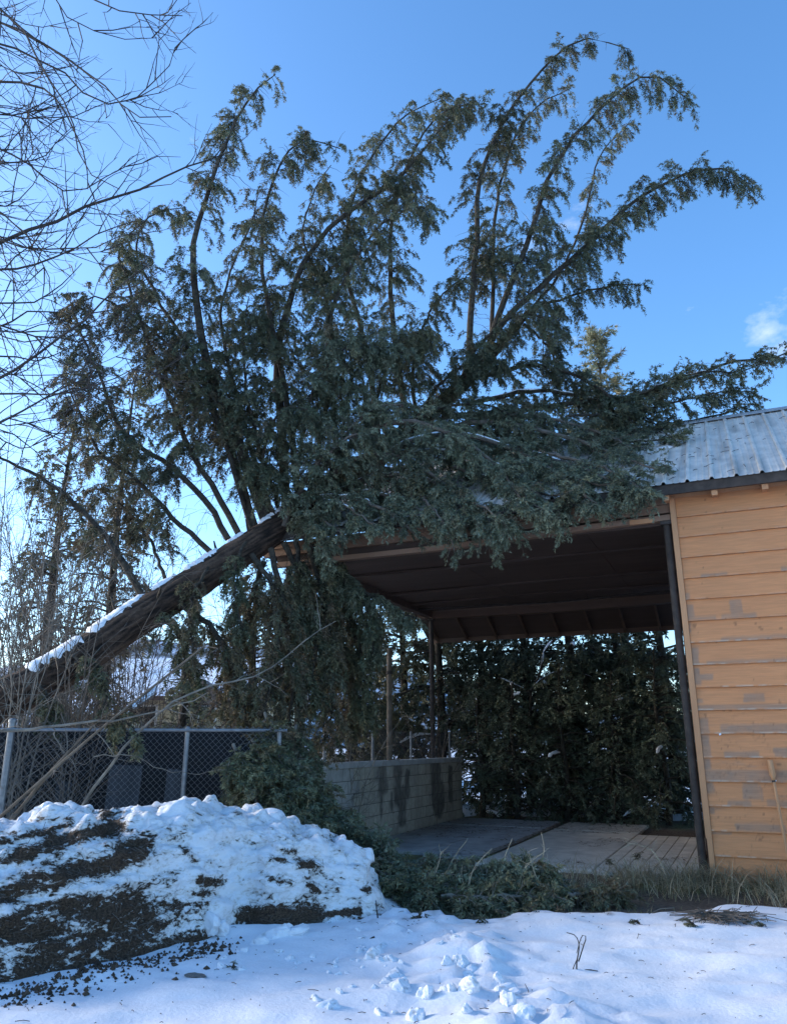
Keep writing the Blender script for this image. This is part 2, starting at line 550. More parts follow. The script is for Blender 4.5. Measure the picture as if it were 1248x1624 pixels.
for b in range(NB):                      # b = 0 is the topmost board
    z1 = 4.86 - b * EXPO
    z0 = z1 - EXPO
    nx, nz = 160, 12
    u = np.r_[np.linspace(.075, 1.75, 130), np.linspace(1.8, WALL_R, 30)]
    v = np.linspace(0, 1, nz)
    U, Vv = np.meshgrid(u, v)
    U, Vv = U.ravel(), Vv.ravel()
    wob = .004 * fbm(np.stack([U * 1.7, U * 0 + b * 3.1, Vv * 0], 1), 3, 60)
    y = -.036 + .034 * Vv + .002 * fbm(np.stack([U * 3, Vv, U * 0 + b], 1), 2, 61)
    V = np.stack([U, y, z0 + Vv * EXPO + wob * (1 - Vv)], 1)
    nn = fbm(np.stack([U * 14, Vv * 3.2, U * 0 + b * 7], 1), 3, 62)
    base = PAINT * (1 + .06 * fbm(np.stack([U * 1.1, U * 0 + b * 5.3, Vv * .6], 1), 3, 63))[:, None]
    msk = np.zeros(len(U))
    for (x0, x1, pb, a0, a1) in patches:
        if pb == b:
            e = .02 * nn
            k = sstep(x0 - .012, x0 + .012, U + e) * sstep(x1 + .012, x1 - .012, U + e) * sstep(a0 - .06, a0 + .03, Vv + 2 * e) * sstep(a1 + .05, a1 - .05, Vv + 2 * e)
            msk = np.maximum(msk, k * (.75 + .25 * nn))
    wear = sstep(.35, .6, fbm(np.stack([U * 2.2, Vv * 5, U * 0 + b * 9.7], 1), 4, 64)) * (.35 + .4 * (b > 10))
    msk = np.maximum(msk, wear * .55)
    col = base * (1 - msk[:, None]) + PRIME * msk[:, None]
    # pale worn lower lip and cracks in the paint
    lip = sstep(.07, .0, Vv) * (.25 + .5 * (b > 5)) * sstep(-.3, .4, nn)
    col = col * (1 - lip[:, None]) + np.array((.60, .46, .34)) * lip[:, None]
    crack = sstep(.035, .0, np.abs(fbm(np.stack([U * 3.1, Vv * 2.2 + .6 * b, U * 0 + b], 1), 4, 66))) * sstep(8, 13, np.float64(b)) * .5
    col = col * (1 - .45 * crack[:, None])
    spot = sstep(.62, .72, fbm(np.stack([U * 13, Vv * 4, U * 0 + b * 2.3], 1), 2, 67))
    col = col * (1 - .4 * spot[:, None])
    i = np.arange(nx * nz).reshape(nz, nx)
    F = np.stack([i[:-1, :-1], i[:-1, 1:], i[1:, 1:], i[1:, :-1]], -1).reshape(-1, 4)
    # lower lip thickness
    lipv = np.stack([u, np.full(nx, .020), np.full(nx, z0 + .001)], 1)
    V = np.vstack([V, lipv])
    col = np.vstack([col, np.tile(PRIME * .8, (nx, 1))])
    j = np.arange(nx)
    F2 = np.stack([nx * nz + j[:-1], nx * nz + j[1:], i[0, 1:], i[0, :-1]], -1)
    link('siding_board', make_mesh('siding_board', V, [F, F2], col, False), M['paint'], fw)
# flakes of bare white on two boards
for (x, z, s) in ((.30, 1.72, .018), (.86, 1.18, .010)):
    g = Geo()
    an = np.linspace(0, 2 * math.pi, 8, endpoint=False)
    r = s * (1 + .4 * np.sin(an * 2 + 1))
    V = np.stack([x + r * np.cos(an) * .6, np.full(8, -.0345), z + r * np.sin(an)], 1)
    V = np.vstack([V, V + np.array((0, .012, 0)), [[x, -.0355, z]]])
    g.add(V, [(i, (i + 1) % 8, 16) for i in range(8)])
    g.add(V, [(i, i + 8, (i + 1) % 8 + 8, (i + 1) % 8) for i in range(8)])
    g.build('paint_chip', M['snow_cap'], fw)
g = Geo()
P = [(0.0, -.034), (.072, -.034), (.072, .03), (0.0, .03)]
zz = [0.03, .5, .62, 4.86]
for k in range(3):
    w0 = .0 if k != 0 else .012
    g.box(w0, .072, -.046, .10, zz[k] + .001, zz[k + 1])
g.build('corner_trim', M['trim_paint'], bld)
g = Geo(); g.box(.015, WALL_R, -.010, .03, 4.862, 5.00)
g.build('frieze_board', M['trim_paint'], bld)
g = Geo(); g.box(-.02, .10, .145, 6.7, .02, 4.6)
g.build('side_wall', M['brown_paint'], bld)
g = Geo(); g.box(.10, WALL_R, 6.5, 6.7, .02, 4.9)
g.build('rear_wall', M['brown_paint'], bld)
g = Geo(); g.box(WALL_R - .1, WALL_R, .15, 6.5, .02, 4.9)
g.build('end_wall', M['brown_paint'], bld)

# roof: sheets of ribbed metal, front and back
def roof_sheet(x0, x1, front=True, lift=0.0):
    L = (RIDGE_Y - EAVE_Y) if front else (REAR_Y - RIDGE_Y)
    rib, pitch = .034, .304
    xs, hs = [], []
    x = x0
    while x < x1 - 1e-6:
        for dx, h in ((0, 0), (.014, rib), (.044, rib), (.062, 0), (.14, 0), (.15, .006), (.165, .006), (.175, 0), (.22, 0), (.23, .006), (.245, .006), (.255, 0)):
            if x + dx <= x1 + 1e-6:
                xs.append(x + dx); hs.append(h)
        x += pitch
    xs.append(x1); hs.append(0)
    xs, hs = np.array(xs), np.array(hs)
    nv = 26
    t = np.linspace(0, 1, nv)
    Xg, Tg = np.meshgrid(xs, t)
    Hg = np.tile(hs, (nv, 1))
    if front:
        yy = EAVE_Y - .03 + Tg * (L + .03)
        z = EAVE_Z + KF * (yy - EAVE_Y) + .035 + Hg
    else:
        yy = REAR_Y - Tg * L
        z = RIDGE_Z - KR * (yy - RIDGE_Y) + .035 + Hg
    z = z + lift + .006 * fbm(np.stack([Xg.ravel() * 2, yy.ravel() * 1.3, z.ravel() * 0], 1), 2, 71).reshape(z.shape)
    # dents where the tree landed on the left end
    dent = np.exp(-((Xg + 6.3) / .8) ** 2 - ((yy + .1) / 1.0) ** 2) * .16 if front else 0
    z = z - dent
    V = np.stack([Xg.ravel(), yy.ravel(), z.ravel()], 1)
    nx = len(xs)
    i = np.arange(nx * nv).reshape(nv, nx)
    F = np.stack([i[:-1, :-1], i[:-1, 1:], i[1:, 1:], i[1:, :-1]], -1).reshape(-1, 4)
    nn = fbm(np.stack([V[:, 0] * 4, V[:, 1] * .8, V[:, 2] * 0], 1), 4, 72)
    stain = sstep(.1, .55, fbm(np.stack([V[:, 0] * 9, V[:, 1] * .9, V[:, 2] * 0 + 4], 1), 4, 73))
    c = np.array((.62, .575, .525)) * (1 + .12 * nn)[:, None]
    c = c * (1 - .5 * stain[:, None]) + np.array((.22, .19, .165)) * .5 * stain[:, None]
    return make_mesh('roof_sheet', V, [F], c, False)
roof_g = Geo()
roof_g.hexa([(XL + .03, EAVE_Y + .04, EAVE_Z - .06), (XR - .03, EAVE_Y + .04, EAVE_Z - .06), (XR - .03, RIDGE_Y, RIDGE_Z - .085), (XL + .03, RIDGE_Y, RIDGE_Z - .085),
             (XL + .03, EAVE_Y + .04, EAVE_Z - .015), (XR - .03, EAVE_Y + .04, EAVE_Z - .015), (XR - .03, RIDGE_Y, RIDGE_Z - .015), (XL + .03, RIDGE_Y, RIDGE_Z - .015)])
roof_g.hexa([(XL + .03, RIDGE_Y + .002, RIDGE_Z - .085), (XR - .03, RIDGE_Y + .002, RIDGE_Z - .085), (XR - .03, REAR_Y - .02, REAR_Z - .05), (XL + .03, REAR_Y - .02, REAR_Z - .05),
             (XL + .03, RIDGE_Y + .002, RIDGE_Z - .015), (XR - .03, RIDGE_Y + .002, RIDGE_Z - .015), (XR - .03, REAR_Y - .02, REAR_Z - .006), (XL + .03, REAR_Y - .02, REAR_Z - .006)])
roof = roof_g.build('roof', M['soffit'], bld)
xx = XL
k = 0
while xx < XR - .1:
    x1 = min(xx + .912, XR)
    link('roof_sheet', roof_sheet(xx, x1, True, .003 * (k % 2)), M['roof_metal'], roof)
    link('roof_sheet', roof_sheet(xx, x1, False, .003 * (k % 2)), M['roof_metal'], roof)
    xx = x1
    k += 1
g = Geo()
for s in (-1, 1):
    kk = KF if s < 0 else KR
    g.hexa([(XL, RIDGE_Y, RIDGE_Z + .075), (XR, RIDGE_Y, RIDGE_Z + .075), (XR, RIDGE_Y + s * .2, RIDGE_Z + .075 - .2 * kk), (XL, RIDGE_Y + s * .2, RIDGE_Z + .075 - .2 * kk),
            (XL, RIDGE_Y, RIDGE_Z + .079), (XR, RIDGE_Y, RIDGE_Z + .079), (XR, RIDGE_Y + s * .2, RIDGE_Z + .079 - .2 * kk), (XL, RIDGE_Y + s * .2, RIDGE_Z + .079 - .2 * kk)], np.array((.36, .37, .39)))
g.build('ridge_cap', M['roof_metal'], roof)
# front fascia, little rafter ends below it
g = Geo(); g.box(XL, XR, EAVE_Y, EAVE_Y + .038, EAVE_Z - .115, EAVE_Z + .020)
g.build('fascia_board', M['dark_metal'], bld)
for i in range(-11, 9):
    x = -.06 + i * .61
    if not (-.3 < x < XR): continue
    g = Geo()
    g.hexa([(x, EAVE_Y + .045, 4.765), (x + .075, EAVE_Y + .045, 4.765), (x + .075, .0, 4.80), (x, .0, 4.80),
            (x, EAVE_Y + .045, 4.855), (x + .075, EAVE_Y + .045, 4.855), (x + .075, .0, 5.0), (x, .0, 5.0)])
    g.build('rafter_end', M['trim_paint'], bld)
# gable end boards on the left
g = Geo()
g.hexa([(XL + .04, .1, 4.72), (XL + .1, .1, 4.72), (XL + .1, 6.6, 4.72), (XL + .04, 6.6, 4.72), (XL + .04, .1, 5.0), (XL + .1, .1, 5.0), (XL + .1, 6.6, 5.0), (XL + .04, 6.6, 5.0)])
g.build('gable_tie', M['brown_paint'], bld)

# front header over the open bay: stacked boards, the lowest one sags
def sag_board(x0, x1, y0, y1, z0, z1, sag, n=24):
    g = Geo()
    xs = np.linspace(x0, x1, n + 1)
    V = []
    for x in xs:
        q = sag(x)
        V += [(x, y0, z0 + q), (x, y1, z0 + q), (x, y1, z1 + q), (x, y0, z1 + q)]
    F = [(3, 2, 1, 0), (4 * n, 4 * n + 1, 4 * n + 2, 4 * n + 3)]
    for k in range(n):
        for j in range(4):
            a, b = 4 * k + j, 4 * k + (j + 1) % 4
            F.append((a, b, b + 4, a + 4))
    g.add(V, F)
    return g
sag_board(-6.7, -.005, -.012, .06, 4.80, 4.905, lambda x: -.01).build('header_board', M['header_paint'], bld)
sag_board(-6.6, -.004, .004, .07, 4.68, 4.796, lambda x: -.012 + .008 * math.sin(x)).build('header_board', M['header_paint'], bld)
sag_board(-6.4, -.006, -.020, .09, 4.555, 4.635, lambda x: -.085 * max(0, min(1, -x / 3.2)) ** 1.4 * (1 if x > -4.5 else 1.0)).build('header_board', M['header_paint'], bld)
sag_board(-6.4, -.10, .10, .16, 4.52, 4.75, lambda x: 0).build('header_beam', M['soffit'], bld)
g = Geo(); g.box(-.55, -.22, -.05, -.022, 4.535, 4.60)
g.build('splice_block', M['trim_paint'], bld)
# ceiling panels with battens between
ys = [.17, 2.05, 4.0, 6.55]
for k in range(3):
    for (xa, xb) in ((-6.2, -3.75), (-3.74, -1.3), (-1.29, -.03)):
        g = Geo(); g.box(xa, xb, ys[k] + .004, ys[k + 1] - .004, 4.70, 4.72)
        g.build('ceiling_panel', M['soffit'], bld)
for k, (yb, w, dz) in enumerate(((2.05, .05, .05), (4.0, .05, .05), (5.3, .05, .04))):
    sag_board(-6.2, -.04, yb - w, yb + w, 4.70 - dz, 4.699, lambda x, q=k: -.02 * math.sin(x * 1.1 + q), 16).build('ceiling_batten', M['soffit'], bld)
g = Geo()
tube_geo(g, [(-6.1, 5.75, 4.62), (-4.6, 5.75, 4.60), (-3.0, 5.75, 4.56), (-1.5, 5.75, 4.60), (-.05, 5.75, 4.63)], .022, 8, 30)
g.build('conduit', M['dark_metal'], bld, smooth=True)
for x in (-4.55, -2.2):
    g = Geo(); tube_geo(g, [(x, 5.72, 4.71), (x, 5.74, 4.56)], .008, 6, 4)
    g.build('hanger', M['dark_metal'], bld)
# side and rear header
g = Geo(); g.box(-6.27, -6.10, .17, 6.62, 4.56, 4.80)
g.build('side_header', M['soffit'], bld)
sag_board(-6.5, -.0, 6.62, 6.80, 4.55, 4.78, lambda x: -.05 * math.sin(max(0, min(1, -x / 6.2)) * math.pi)).build('rear_header', M['brown_paint'], bld)
for i in range(9):
    x = -6.45 + i * .78
    g = Geo()
    y0, y1 = 6.3, REAR_Y - .05
    z = lambda y: RIDGE_Z - KR * (y - RIDGE_Y) - .07
    g.hexa([(x, y0, z(y0) - .13), (x + .05, y0, z(y0) - .13), (x + .05, y1, z(y1) - .09), (x, y1, z(y1) - .09), (x, y0, z(y0)), (x + .05, y0, z(y0)), (x + .05, y1, z(y1)), (x, y1, z(y1))])
    g.build('rafter', M['brown_paint'], bld)
g = Geo()
g.box(XL + .05, XR, REAR_Y - .048, REAR_Y - .02, REAR_Z - .14, REAR_Z + .01)
g.build('rear_fascia', M['brown_paint'], bld)
# steel pipe posts
for (x, y, r) in ((-.068, .05, .050), (-6.16, .10, .055), (-6.16, 6.71, .055), (-.12, 6.66, .05)):
    g = Geo()
    tube_geo(g, [(x, y, .0), (x, y, 2.3), (x, y, 4.55)], r, 14, 5)
    g.box(x - .09, x + .09, y - .09, y + .09, .0, .034)
    g.box(x - .08, x + .08, y - .08, y + .08, 4.50, 4.545)
    g.build('post', M['dark_metal'], bld, smooth=False)

# ------------------------------------------------------------------ block wall
bw = thing('block_wall', 'low grey concrete block wall with dark water stains along the carport', 'wall', tuple(bl(-5.49, -.9)), -BAZ)
BL, BH = .405, .203
nblk, ncr = 19, 6
def stain_at(y, z):
    r = 0
    for (c, w, top, bot) in ((3.35, .24, 1.24, .72), (3.30, .06, .8, .30), (3.75, .06, .75, .45), (4.05, .22, 1.22, .48), (4.25, .24, .8, .15), (4.5, .12, 1.1, .6), (6.0, .28, 1.24, .35), (6.2, .36, .8, .15), (6.9, .16, 1.1, .4)):
        r = np.maximum(r, np.exp(-((y - c) / w) ** 2) * sstep(bot - .15, bot + .15, z) * sstep(top + .1, top - .02, z))
    return r
for c in range(ncr):
    off = 0 if c % 2 == 0 else -BL / 2
    for k in range(nblk + 1):
        y0, y1 = max(0, off + k * BL), min(nblk * BL, off + (k + 1) * BL)
        if y1 - y0 < .1: continue
        z0, z1 = c * BH, (c + 1) * BH
        pr = random.uniform(-.0025, .0025)
        nv = 9
        yy, zz = np.meshgrid(np.linspace(y0 + .005, y1 - .005, nv), np.linspace(z0 + .005, z1 - .005, nv))
        V = np.stack([np.full(nv * nv, pr), yy.ravel(), zz.ravel()], 1)
        edge = (np.abs(yy.ravel() - (y0 + y1) / 2) > (y1 - y0) / 2 - .006) | (np.abs(zz.ravel() - (z0 + z1) / 2) > BH / 2 - .006)
        V[edge, 0] -= .006
        i = np.arange(nv * nv).reshape(nv, nv)
        F = np.stack([i[:-1, :-1], i[:-1, 1:], i[1:, 1:], i[1:, :-1]], -1).reshape(-1, 4)
        V = np.vstack([V, [(-.18, y0 + .005, z0 + .005), (-.18, y1 - .005, z0 + .005), (-.18, y1 - .005, z1 - .005), (-.18, y0 + .005, z1 - .005)]])
        nb = nv * nv
        a, b_, c_, d_ = i[0, 0], i[0, -1], i[-1, -1], i[-1, 0]
        # side faces: fans along the edges keep it closed
        F2 = [(nb, nb + 3, nb + 2, nb + 1), (nb, nb + 1, b_, a), (nb + 1, nb + 2, c_, b_), (nb + 2, nb + 3, d_, c_), (nb + 3, nb, a, d_)]
        base = np.array((.40, .375, .31)) * random.uniform(.86, 1.1)
        if y0 < 2.2: base = np.array((.38, .375, .35)) * random.uniform(.85, 1.05)
        P3 = np.stack([V[:, 1] * 5, V[:, 2] * 2.2, V[:, 0] * 0], 1)
        s = stain_at(V[:, 1] + .06 * fbm(P3 * 2, 3, 81), V[:, 2] + .08 * fbm(P3 * 1.4 + 5, 3, 82))
        s = sstep(.22, .62, s + .30 * fbm(P3 * 2.1, 4, 83)) * (.8 + .3 * fbm(P3 * 5, 2, 87))
        halo = sstep(.12, .3, stain_at(V[:, 1], V[:, 2]) + .2 * fbm(P3 * 2.6, 3, 84)) * sstep(.1, .5, fbm(P3 * 3.1, 3, 85))
        col = base[None] * (1 + .18 * fbm(P3, 3, 86))[:, None]
        col = col * (1 - .5 * halo[:, None]) + np.array((.55, .53, .49)) * .5 * halo[:, None]
        col = col * (1 - .9 * s[:, None]) + np.array((.060, .056, .052)) * .9 * s[:, None]
        link('block', make_mesh('block', V, [F, np.array(F2)], col, False), M['block'], bw)
g = Geo(); g.box(-.176, -.008, .01, nblk * BL - .01, .01, ncr * BH - .006)
g.build('mortar', mat('mortar', (.10, .095, .085), .9), bw)
y = 0
while y < nblk * BL - .1:
    y1 = min(y + 1.62, nblk * BL + .02)
    g = Geo(); g.box(-.20, .025, y + .003, y1 - .003, ncr * BH, ncr * BH + .095)
    bevel(g.build('coping_slab', M['coping'], bw), .006)
    y = y1

# ------------------------------------------------------------------ chain link fences
def chain_mesh(A, B, z0, z1, pitch=.076, r=.0021):
    """woven diamonds between A and B (xy)"""
    A, B = np.array(A), np.array(B)
    L = np.linalg.norm(B - A)
    d = (B - A) / L
    nrmv = np.array((-d[1], d[0]))
    nw = int(L / pitch * 1) + 1
    nz = int((z1 - z0) / (pitch / 2))
    P = np.zeros((nw, nz + 1, 3))
    for w in range(nw):
        s = w * pitch + np.where(np.arange(nz + 1) % 2 == 0, 0, pitch * .53)
        off = np.where(np.arange(nz + 1) % 2 == 0, .003, -.003)
        bulge = .02 * math.sin(w * .21)
        P[w, :, 0] = A[0] + d[0] * s + nrmv[0] * (off + bulge)
        P[w, :, 1] = A[1] + d[1] * s + nrmv[1] * (off + bulge)
        P[w, :, 2] = z0 + np.arange(nz + 1) * pitch / 2 - .02 * math.sin(w * .1)
    # mirrored wire completes each diamond
    P2 = P.copy()
    for w in range(nw):
        s = w * pitch + np.where(np.arange(nz + 1) % 2 == 0, 0, -pitch * .53)
        P2[w, :, 0] = A[0] + d[0] * s - nrmv[0] * .003
        P2[w, :, 1] = A[1] + d[1] * s - nrmv[1] * .003
    PP = np.concatenate([P, P2])
    return tubes(PP, np.full(PP.shape[:2], r), 3)

def pipe(g, a, b, r, sides=10):
    tube_geo(g, [a, b], r, sides)

FA, FB, FC = (-6.6, 9.35), (-5.03, 9.75), (-2.55, 10.15)
fen = thing('chain_link_fence', 'galvanised chain link fence with two steel posts behind the dirty snow bank', 'fence', (FA[0], FA[1], 0))
def fo(p): return (p[0] - FA[0], p[1] - FA[1], p[2])
P0 = at(20, 1150, 9.8)
P1 = at(298, 1160, 10.15)
def fxy(t): return (P0[0] + (P1[0] - P0[0]) * t, P0[1] + (P1[1] - P0[1]) * t)
post_t = [(-.75, .030), (0.0, .042), (1.0, .030), (1.55, .030)]
TOPZ = 1.80
for (t, r) in post_t:
    x, y = fxy(t)
    g = Geo()
    tube_geo(g, [fo((x, y, 0)), fo((x, y, TOPZ + (.07 if r > .04 else -.02)))], r, 12)
    p = g.build('fence_post', M['galvanised'], fen, smooth=False)
    g = Geo()
    zt = TOPZ + (.07 if r > .04 else -.02)
    tube_geo(g, [fo((x, y, zt - .012)), fo((x, y, zt + .02)), fo((x, y, zt + .038))], np.array((r * 1.18, r * 1.15, r * .5)), 12)
    g.build('post_cap', M['galvanised'], p)
    for z in (.35, .9, 1.45):
        g = Geo(); tube_geo(g, [fo((x, y, z)), fo((x, y, z + .022))], r * 1.12, 12)
        g.build('band', M['galvanised'], p)
a, b = fxy(-.9), fxy(1.6)
g = Geo(); pipe(g, fo((a[0], a[1] - .045, TOPZ - .03)), fo((b[0], b[1] - .045, TOPZ - .03)), .021)
g.build('top_rail', M['galvanised'], fen)
a, b = fxy(.02), fxy(1.0)
g = Geo(); pipe(g, fo((a[0], a[1] - .05, .60)), fo((b[0], b[1] - .05, .93)), .021)
g.build('brace_rail', M['galvanised'], fen)
a, b = fxy(-.75), fxy(1.55)
V, Q = chain_mesh(a, b, .06, TOPZ + .02)
o = link('wire_mesh', make_mesh('wire_mesh', V - np.array((FA[0], FA[1], 0)), [Q]), M['wire'], fen)
o['kind'] = 'stuff'
# dark privacy screen and panels that stand behind the wire
scr = thing('privacy_screen', 'black fabric privacy screen hung behind the chain link fence', 'screen', (P0[0], P0[1] + .8, 0))
g = Geo()
n = 60
xs = np.linspace(-2.6, 3.1, n)
for k in range(n - 1):
    y0, y1 = .06 * math.sin(xs[k] * 4), .06 * math.sin(xs[k + 1] * 4)
    zt0, zt1 = 1.80 - .04 * abs(math.sin(xs[k] * 1.3)), 1.80 - .04 * abs(math.sin(xs[k + 1] * 1.3))
    g.hexa([(xs[k], y0, .0), (xs[k + 1], y1, .0), (xs[k + 1], y1 + .01, 0), (xs[k], y0 + .01, 0), (xs[k], y0, zt0), (xs[k + 1], y1, zt1), (xs[k + 1], y1 + .01, zt1), (xs[k], y0 + .01, zt0)])
g.build('fabric', M['screen'], scr)
for k, x in enumerate((-2.5, -.6, 1.3, 3.0)):
    g = Geo(); g.box(x, x + .07, .10, .17, 0, 1.78)
    g.build('stake', M['old_wood'], scr)
pan_m = mat('weathered_panel', (.022, .027, .034), .8, color2=(.045, .052, .062), nscale=4, stretch=(1, 1, .2))
pan_b = mat('brown_panel', (.06, .038, .026), .85, color2=(.11, .07, .05), nscale=4, stretch=(1, 1, .2))
pos = [(70, 1.1, .16, 1.45, pan_b, 'brown upright board leaning behind the fence near the thick post'),
       (88, .6, .20, 1.15, pan_m, 'short blue grey board behind the fence near the leaning cut branches'),
       (170, .55, .42, 1.35, pan_m, 'wide blue grey panel behind the middle of the fence'),
       (262, .5, .24, 1.3, pan_m, 'narrow blue grey panel behind the fence beside the thin steel post')]
for (px, dy, w, h, m, lab) in pos:
    yy = P0[1] + dy
    x = at(px, 1200, yy)[0]
    o = thing('board', lab, 'board', (x, yy, 0), 0, 'boards stored behind the fence')
    g = Geo()
    g.hexa([(0, 0, 0), (w, 0, 0), (w, .03, 0), (0, .03, 0), (.01, .12, h), (w + .01, .12, h - .02), (w + .01, .15, h - .02), (.01, .15, h)])
    bevel(g.build('panel', m, o), .004)
    g = Geo(); g.box(.01, w - .01, .035, .06, h * .3, h * .3 + .07)
    g.build('batten', m, o)

# fence along the back of the block wall
fb = thing('chain_link_fence', 'dark chain link fence standing behind the concrete block wall', 'fence', tuple(bl(-6.0, -1.0)), -BAZ)
for y in (.2, 2.2, 4.1, 6.0, 8.4):
    g = Geo(); tube_geo(g, [(0, y, 0), (0, y, 1.86)], .026, 10)
    g.build('fence_post', M['galvanised'], fb)
V, Q = chain_mesh((0, .2), (0, 9.0), .3, 1.88, .08, .0022)
o = link('wire_mesh', make_mesh('wire_mesh', V, [Q]), M['dark_wire'], fb)
o['kind'] = 'stuff'
pole = thing('wooden_pole', 'thin grey wooden pole rising behind the block wall', 'pole', tuple(at(617, 1203, 15.2)[:2]) + (0,))
g = Geo(); tube_geo(g, [(0, 0, 0), (.01, 0, 1.7), (.0, 0, 3.4)], np.array((.06, .055, .05)), 10, 6)
g.build('shaft', M['old_wood'], pole, smooth=True)
g = Geo(); tube_geo(g, [(0, 0, 2.9), (0, 0, 2.96)], .066, 10)
g.build('band', M['dark_metal'], pole)

# ------------------------------------------------------------------ tool handle on the wall
t0, t1 = bl(.875, -.20, .32), bl(.825, -.075, 1.42)
tool = thing('tool_handle', 'tan wooden tool handle with a thick grip leaning on the siding', 'tool', (t0[0], t0[1], 0))
o3 = np.array((t0[0], t0[1], 0))
dirv = (t1 - t0) / np.linalg.norm(t1 - t0)
foot = t0 - dirv * (t0[2] / dirv[2]) * .98
g = Geo(); tube_geo(g, [foot - o3, t1 - o3 - dirv * .2], .017, 10, 6)
g.build('shaft', M['tool_wood'], tool, smooth=True)
g = Geo(); tube_geo(g, [t1 - o3 - dirv * .24, t1 - o3 - dirv * .2, t1 - o3 - dirv * .17, t1 - o3 - dirv * .01, t1 - o3], np.array((.018, .024, .036, .033, .026)), 10)
g.build('grip', M['tool_wood'], tool, smooth=True)
g = Geo(); tube_geo(g, [t1 - o3 - dirv * .255, t1 - o3 - dirv * .235], .0215, 10)
g.build('collar', M['dark_metal'], tool)

# ------------------------------------------------------------------ foliage machinery
UPV = np.array((0, 0, 1.0))
GREEN, BLUEG, OLIVE, BROWN, PALE = (np.array(c) for c in ((.090, .108, .064), (.122, .146, .100), (.165, .150, .080), (.145, .096, .062), (.190, .205, .145)))

def spawn(P, count, length, spread, forward, droop, N, t0=.1, t1=1.0, flat=.6, wiggle=.10, taper=.5, env=None, bias=None):
    """children polylines growing from parent polylines P (M,K,3)"""
    M_, K, _ = P.shape
    seg = np.linalg.norm(np.diff(P, axis=1), axis=2).sum(1)
    m = RNG.choice(M_, count, p=seg / seg.sum())
    t = t0 + (t1 - t0) * RNG.random(count)
    s = t * (K - 1)
    i = np.minimum(s.astype(int), K - 2)
    f = (s - i)[:, None]
    base = P[m, i] * (1 - f) + P[m, i + 1] * f
    tan = nrm(P[m, i + 1] - P[m, i])
    lat = RNG.normal(size=(count, 3))
    lat[:, 2] *= flat
    if bias is not None:
        lat += bias
    lat = nrm(lat - tan * (lat * tan).sum(1, keepdims=True))
    d = nrm(tan * forward + lat * spread + RNG.normal(size=(count, 3)) * wiggle)
    L = length * (.55 + .6 * RNG.random(count)) * (1 - taper * t)
    if env is not None:
        L = L * env(t)
    out = np.empty((count, N, 3))
    out[:, 0] = base
    st = (L / (N - 1))[:, None]
    for k in range(1, N):
        out[:, k] = out[:, k - 1] + d * st
        d = nrm(d + np.array((0, 0, -droop / (N - 1))) + RNG.normal(size=(count, 3)) * wiggle)
    return out, L, t

def mix_cols(count, weights):
    pal = np.array([GREEN, BLUEG, OLIVE, BROWN, PALE])
    w = np.asarray(weights, float)
    w = w / w.sum()
    a = RNG.dirichlet(w * 1.1 + .02, count)
    return (a @ pal) * (.62 + .76 * RNG.random((count, 1)))

def needles(P, L, dens, shoot, nlen, nwid, ndens, weights, droop=.4, t0=.12, tintv=1.0):
    """shoots along twigs P, each a bottle brush of needles -> V, T, C"""
    M_, K, _ = P.shape
    count = int(dens * L.sum())
    m = RNG.choice(M_, count, p=L / L.sum())
    t = t0 + (1 - t0) * RNG.random(count)
    t[: M_] = 1.0
    m[: M_] = np.arange(min(M_, count))[: M_] if count >= M_ else m[: M_]
    s = t * (K - 1)
    i = np.minimum(s.astype(int), K - 2)
    f = (s - i)[:, None]
    B = P[m, i] * (1 - f) + P[m, i + 1] * f
    tan = nrm(P[m, i + 1] - P[m, i])
    side = nrm(np.cross(tan, UPV) + 1e-4)
    sg = np.where(RNG.random(count) < .5, -1., 1.)[:, None]
    k = np.where(t > .995, .0, 1.)[:, None]
    D = nrm(tan * .8 + side * sg * .62 * k + RNG.normal(size=(count, 3)) * .28 - UPV * droop)
    sl = shoot * (.5 + .7 * RNG.random(count)) * (1.1 - .45 * t)
    tw = mix_cols(M_, weights)
    col = tw[m] * .65 + mix_cols(count, weights) * .35
    col = col * tintv
    # new growth towards the tip is lighter
    nn = np.maximum(4, (sl * ndens)).astype(int)
    idx = np.repeat(np.arange(count), nn)
    T_ = RNG.random(len(idx))
    A = nrm(np.cross(D, UPV) + 1e-4)
    Bv = np.cross(A, D)
    ph = RNG.random(len(idx)) * 2 * math.pi
    rv = A[idx] * np.cos(ph)[:, None] * 1.15 + Bv[idx] * np.sin(ph)[:, None] * .8
    lean = .55 + .35 * T_[:, None]
    nd = nrm(D[idx] * lean + rv * .85)
    p = B[idx] + D[idx] * (sl[idx] * T_)[:, None]
    nl = (nlen * (.7 + .5 * RNG.random(len(idx))) * (1.1 - .3 * T_))[:, None]
    wv = nrm(np.cross(nd, RNG.normal(size=(len(idx), 3)))) * (nwid * .5)
    V = np.empty((len(idx), 3, 3))
    V[:, 0] = p - wv
    V[:, 1] = p + wv
    V[:, 2] = p + nd * nl
    Cc = np.repeat((col[idx] * (.8 + .45 * T_[:, None]))[:, None, :], 3, 1)
    V = V.reshape(-1, 3)
    Cc = Cc.reshape(-1, 3)
    return V, np.arange(len(V)).reshape(-1, 3), Cc

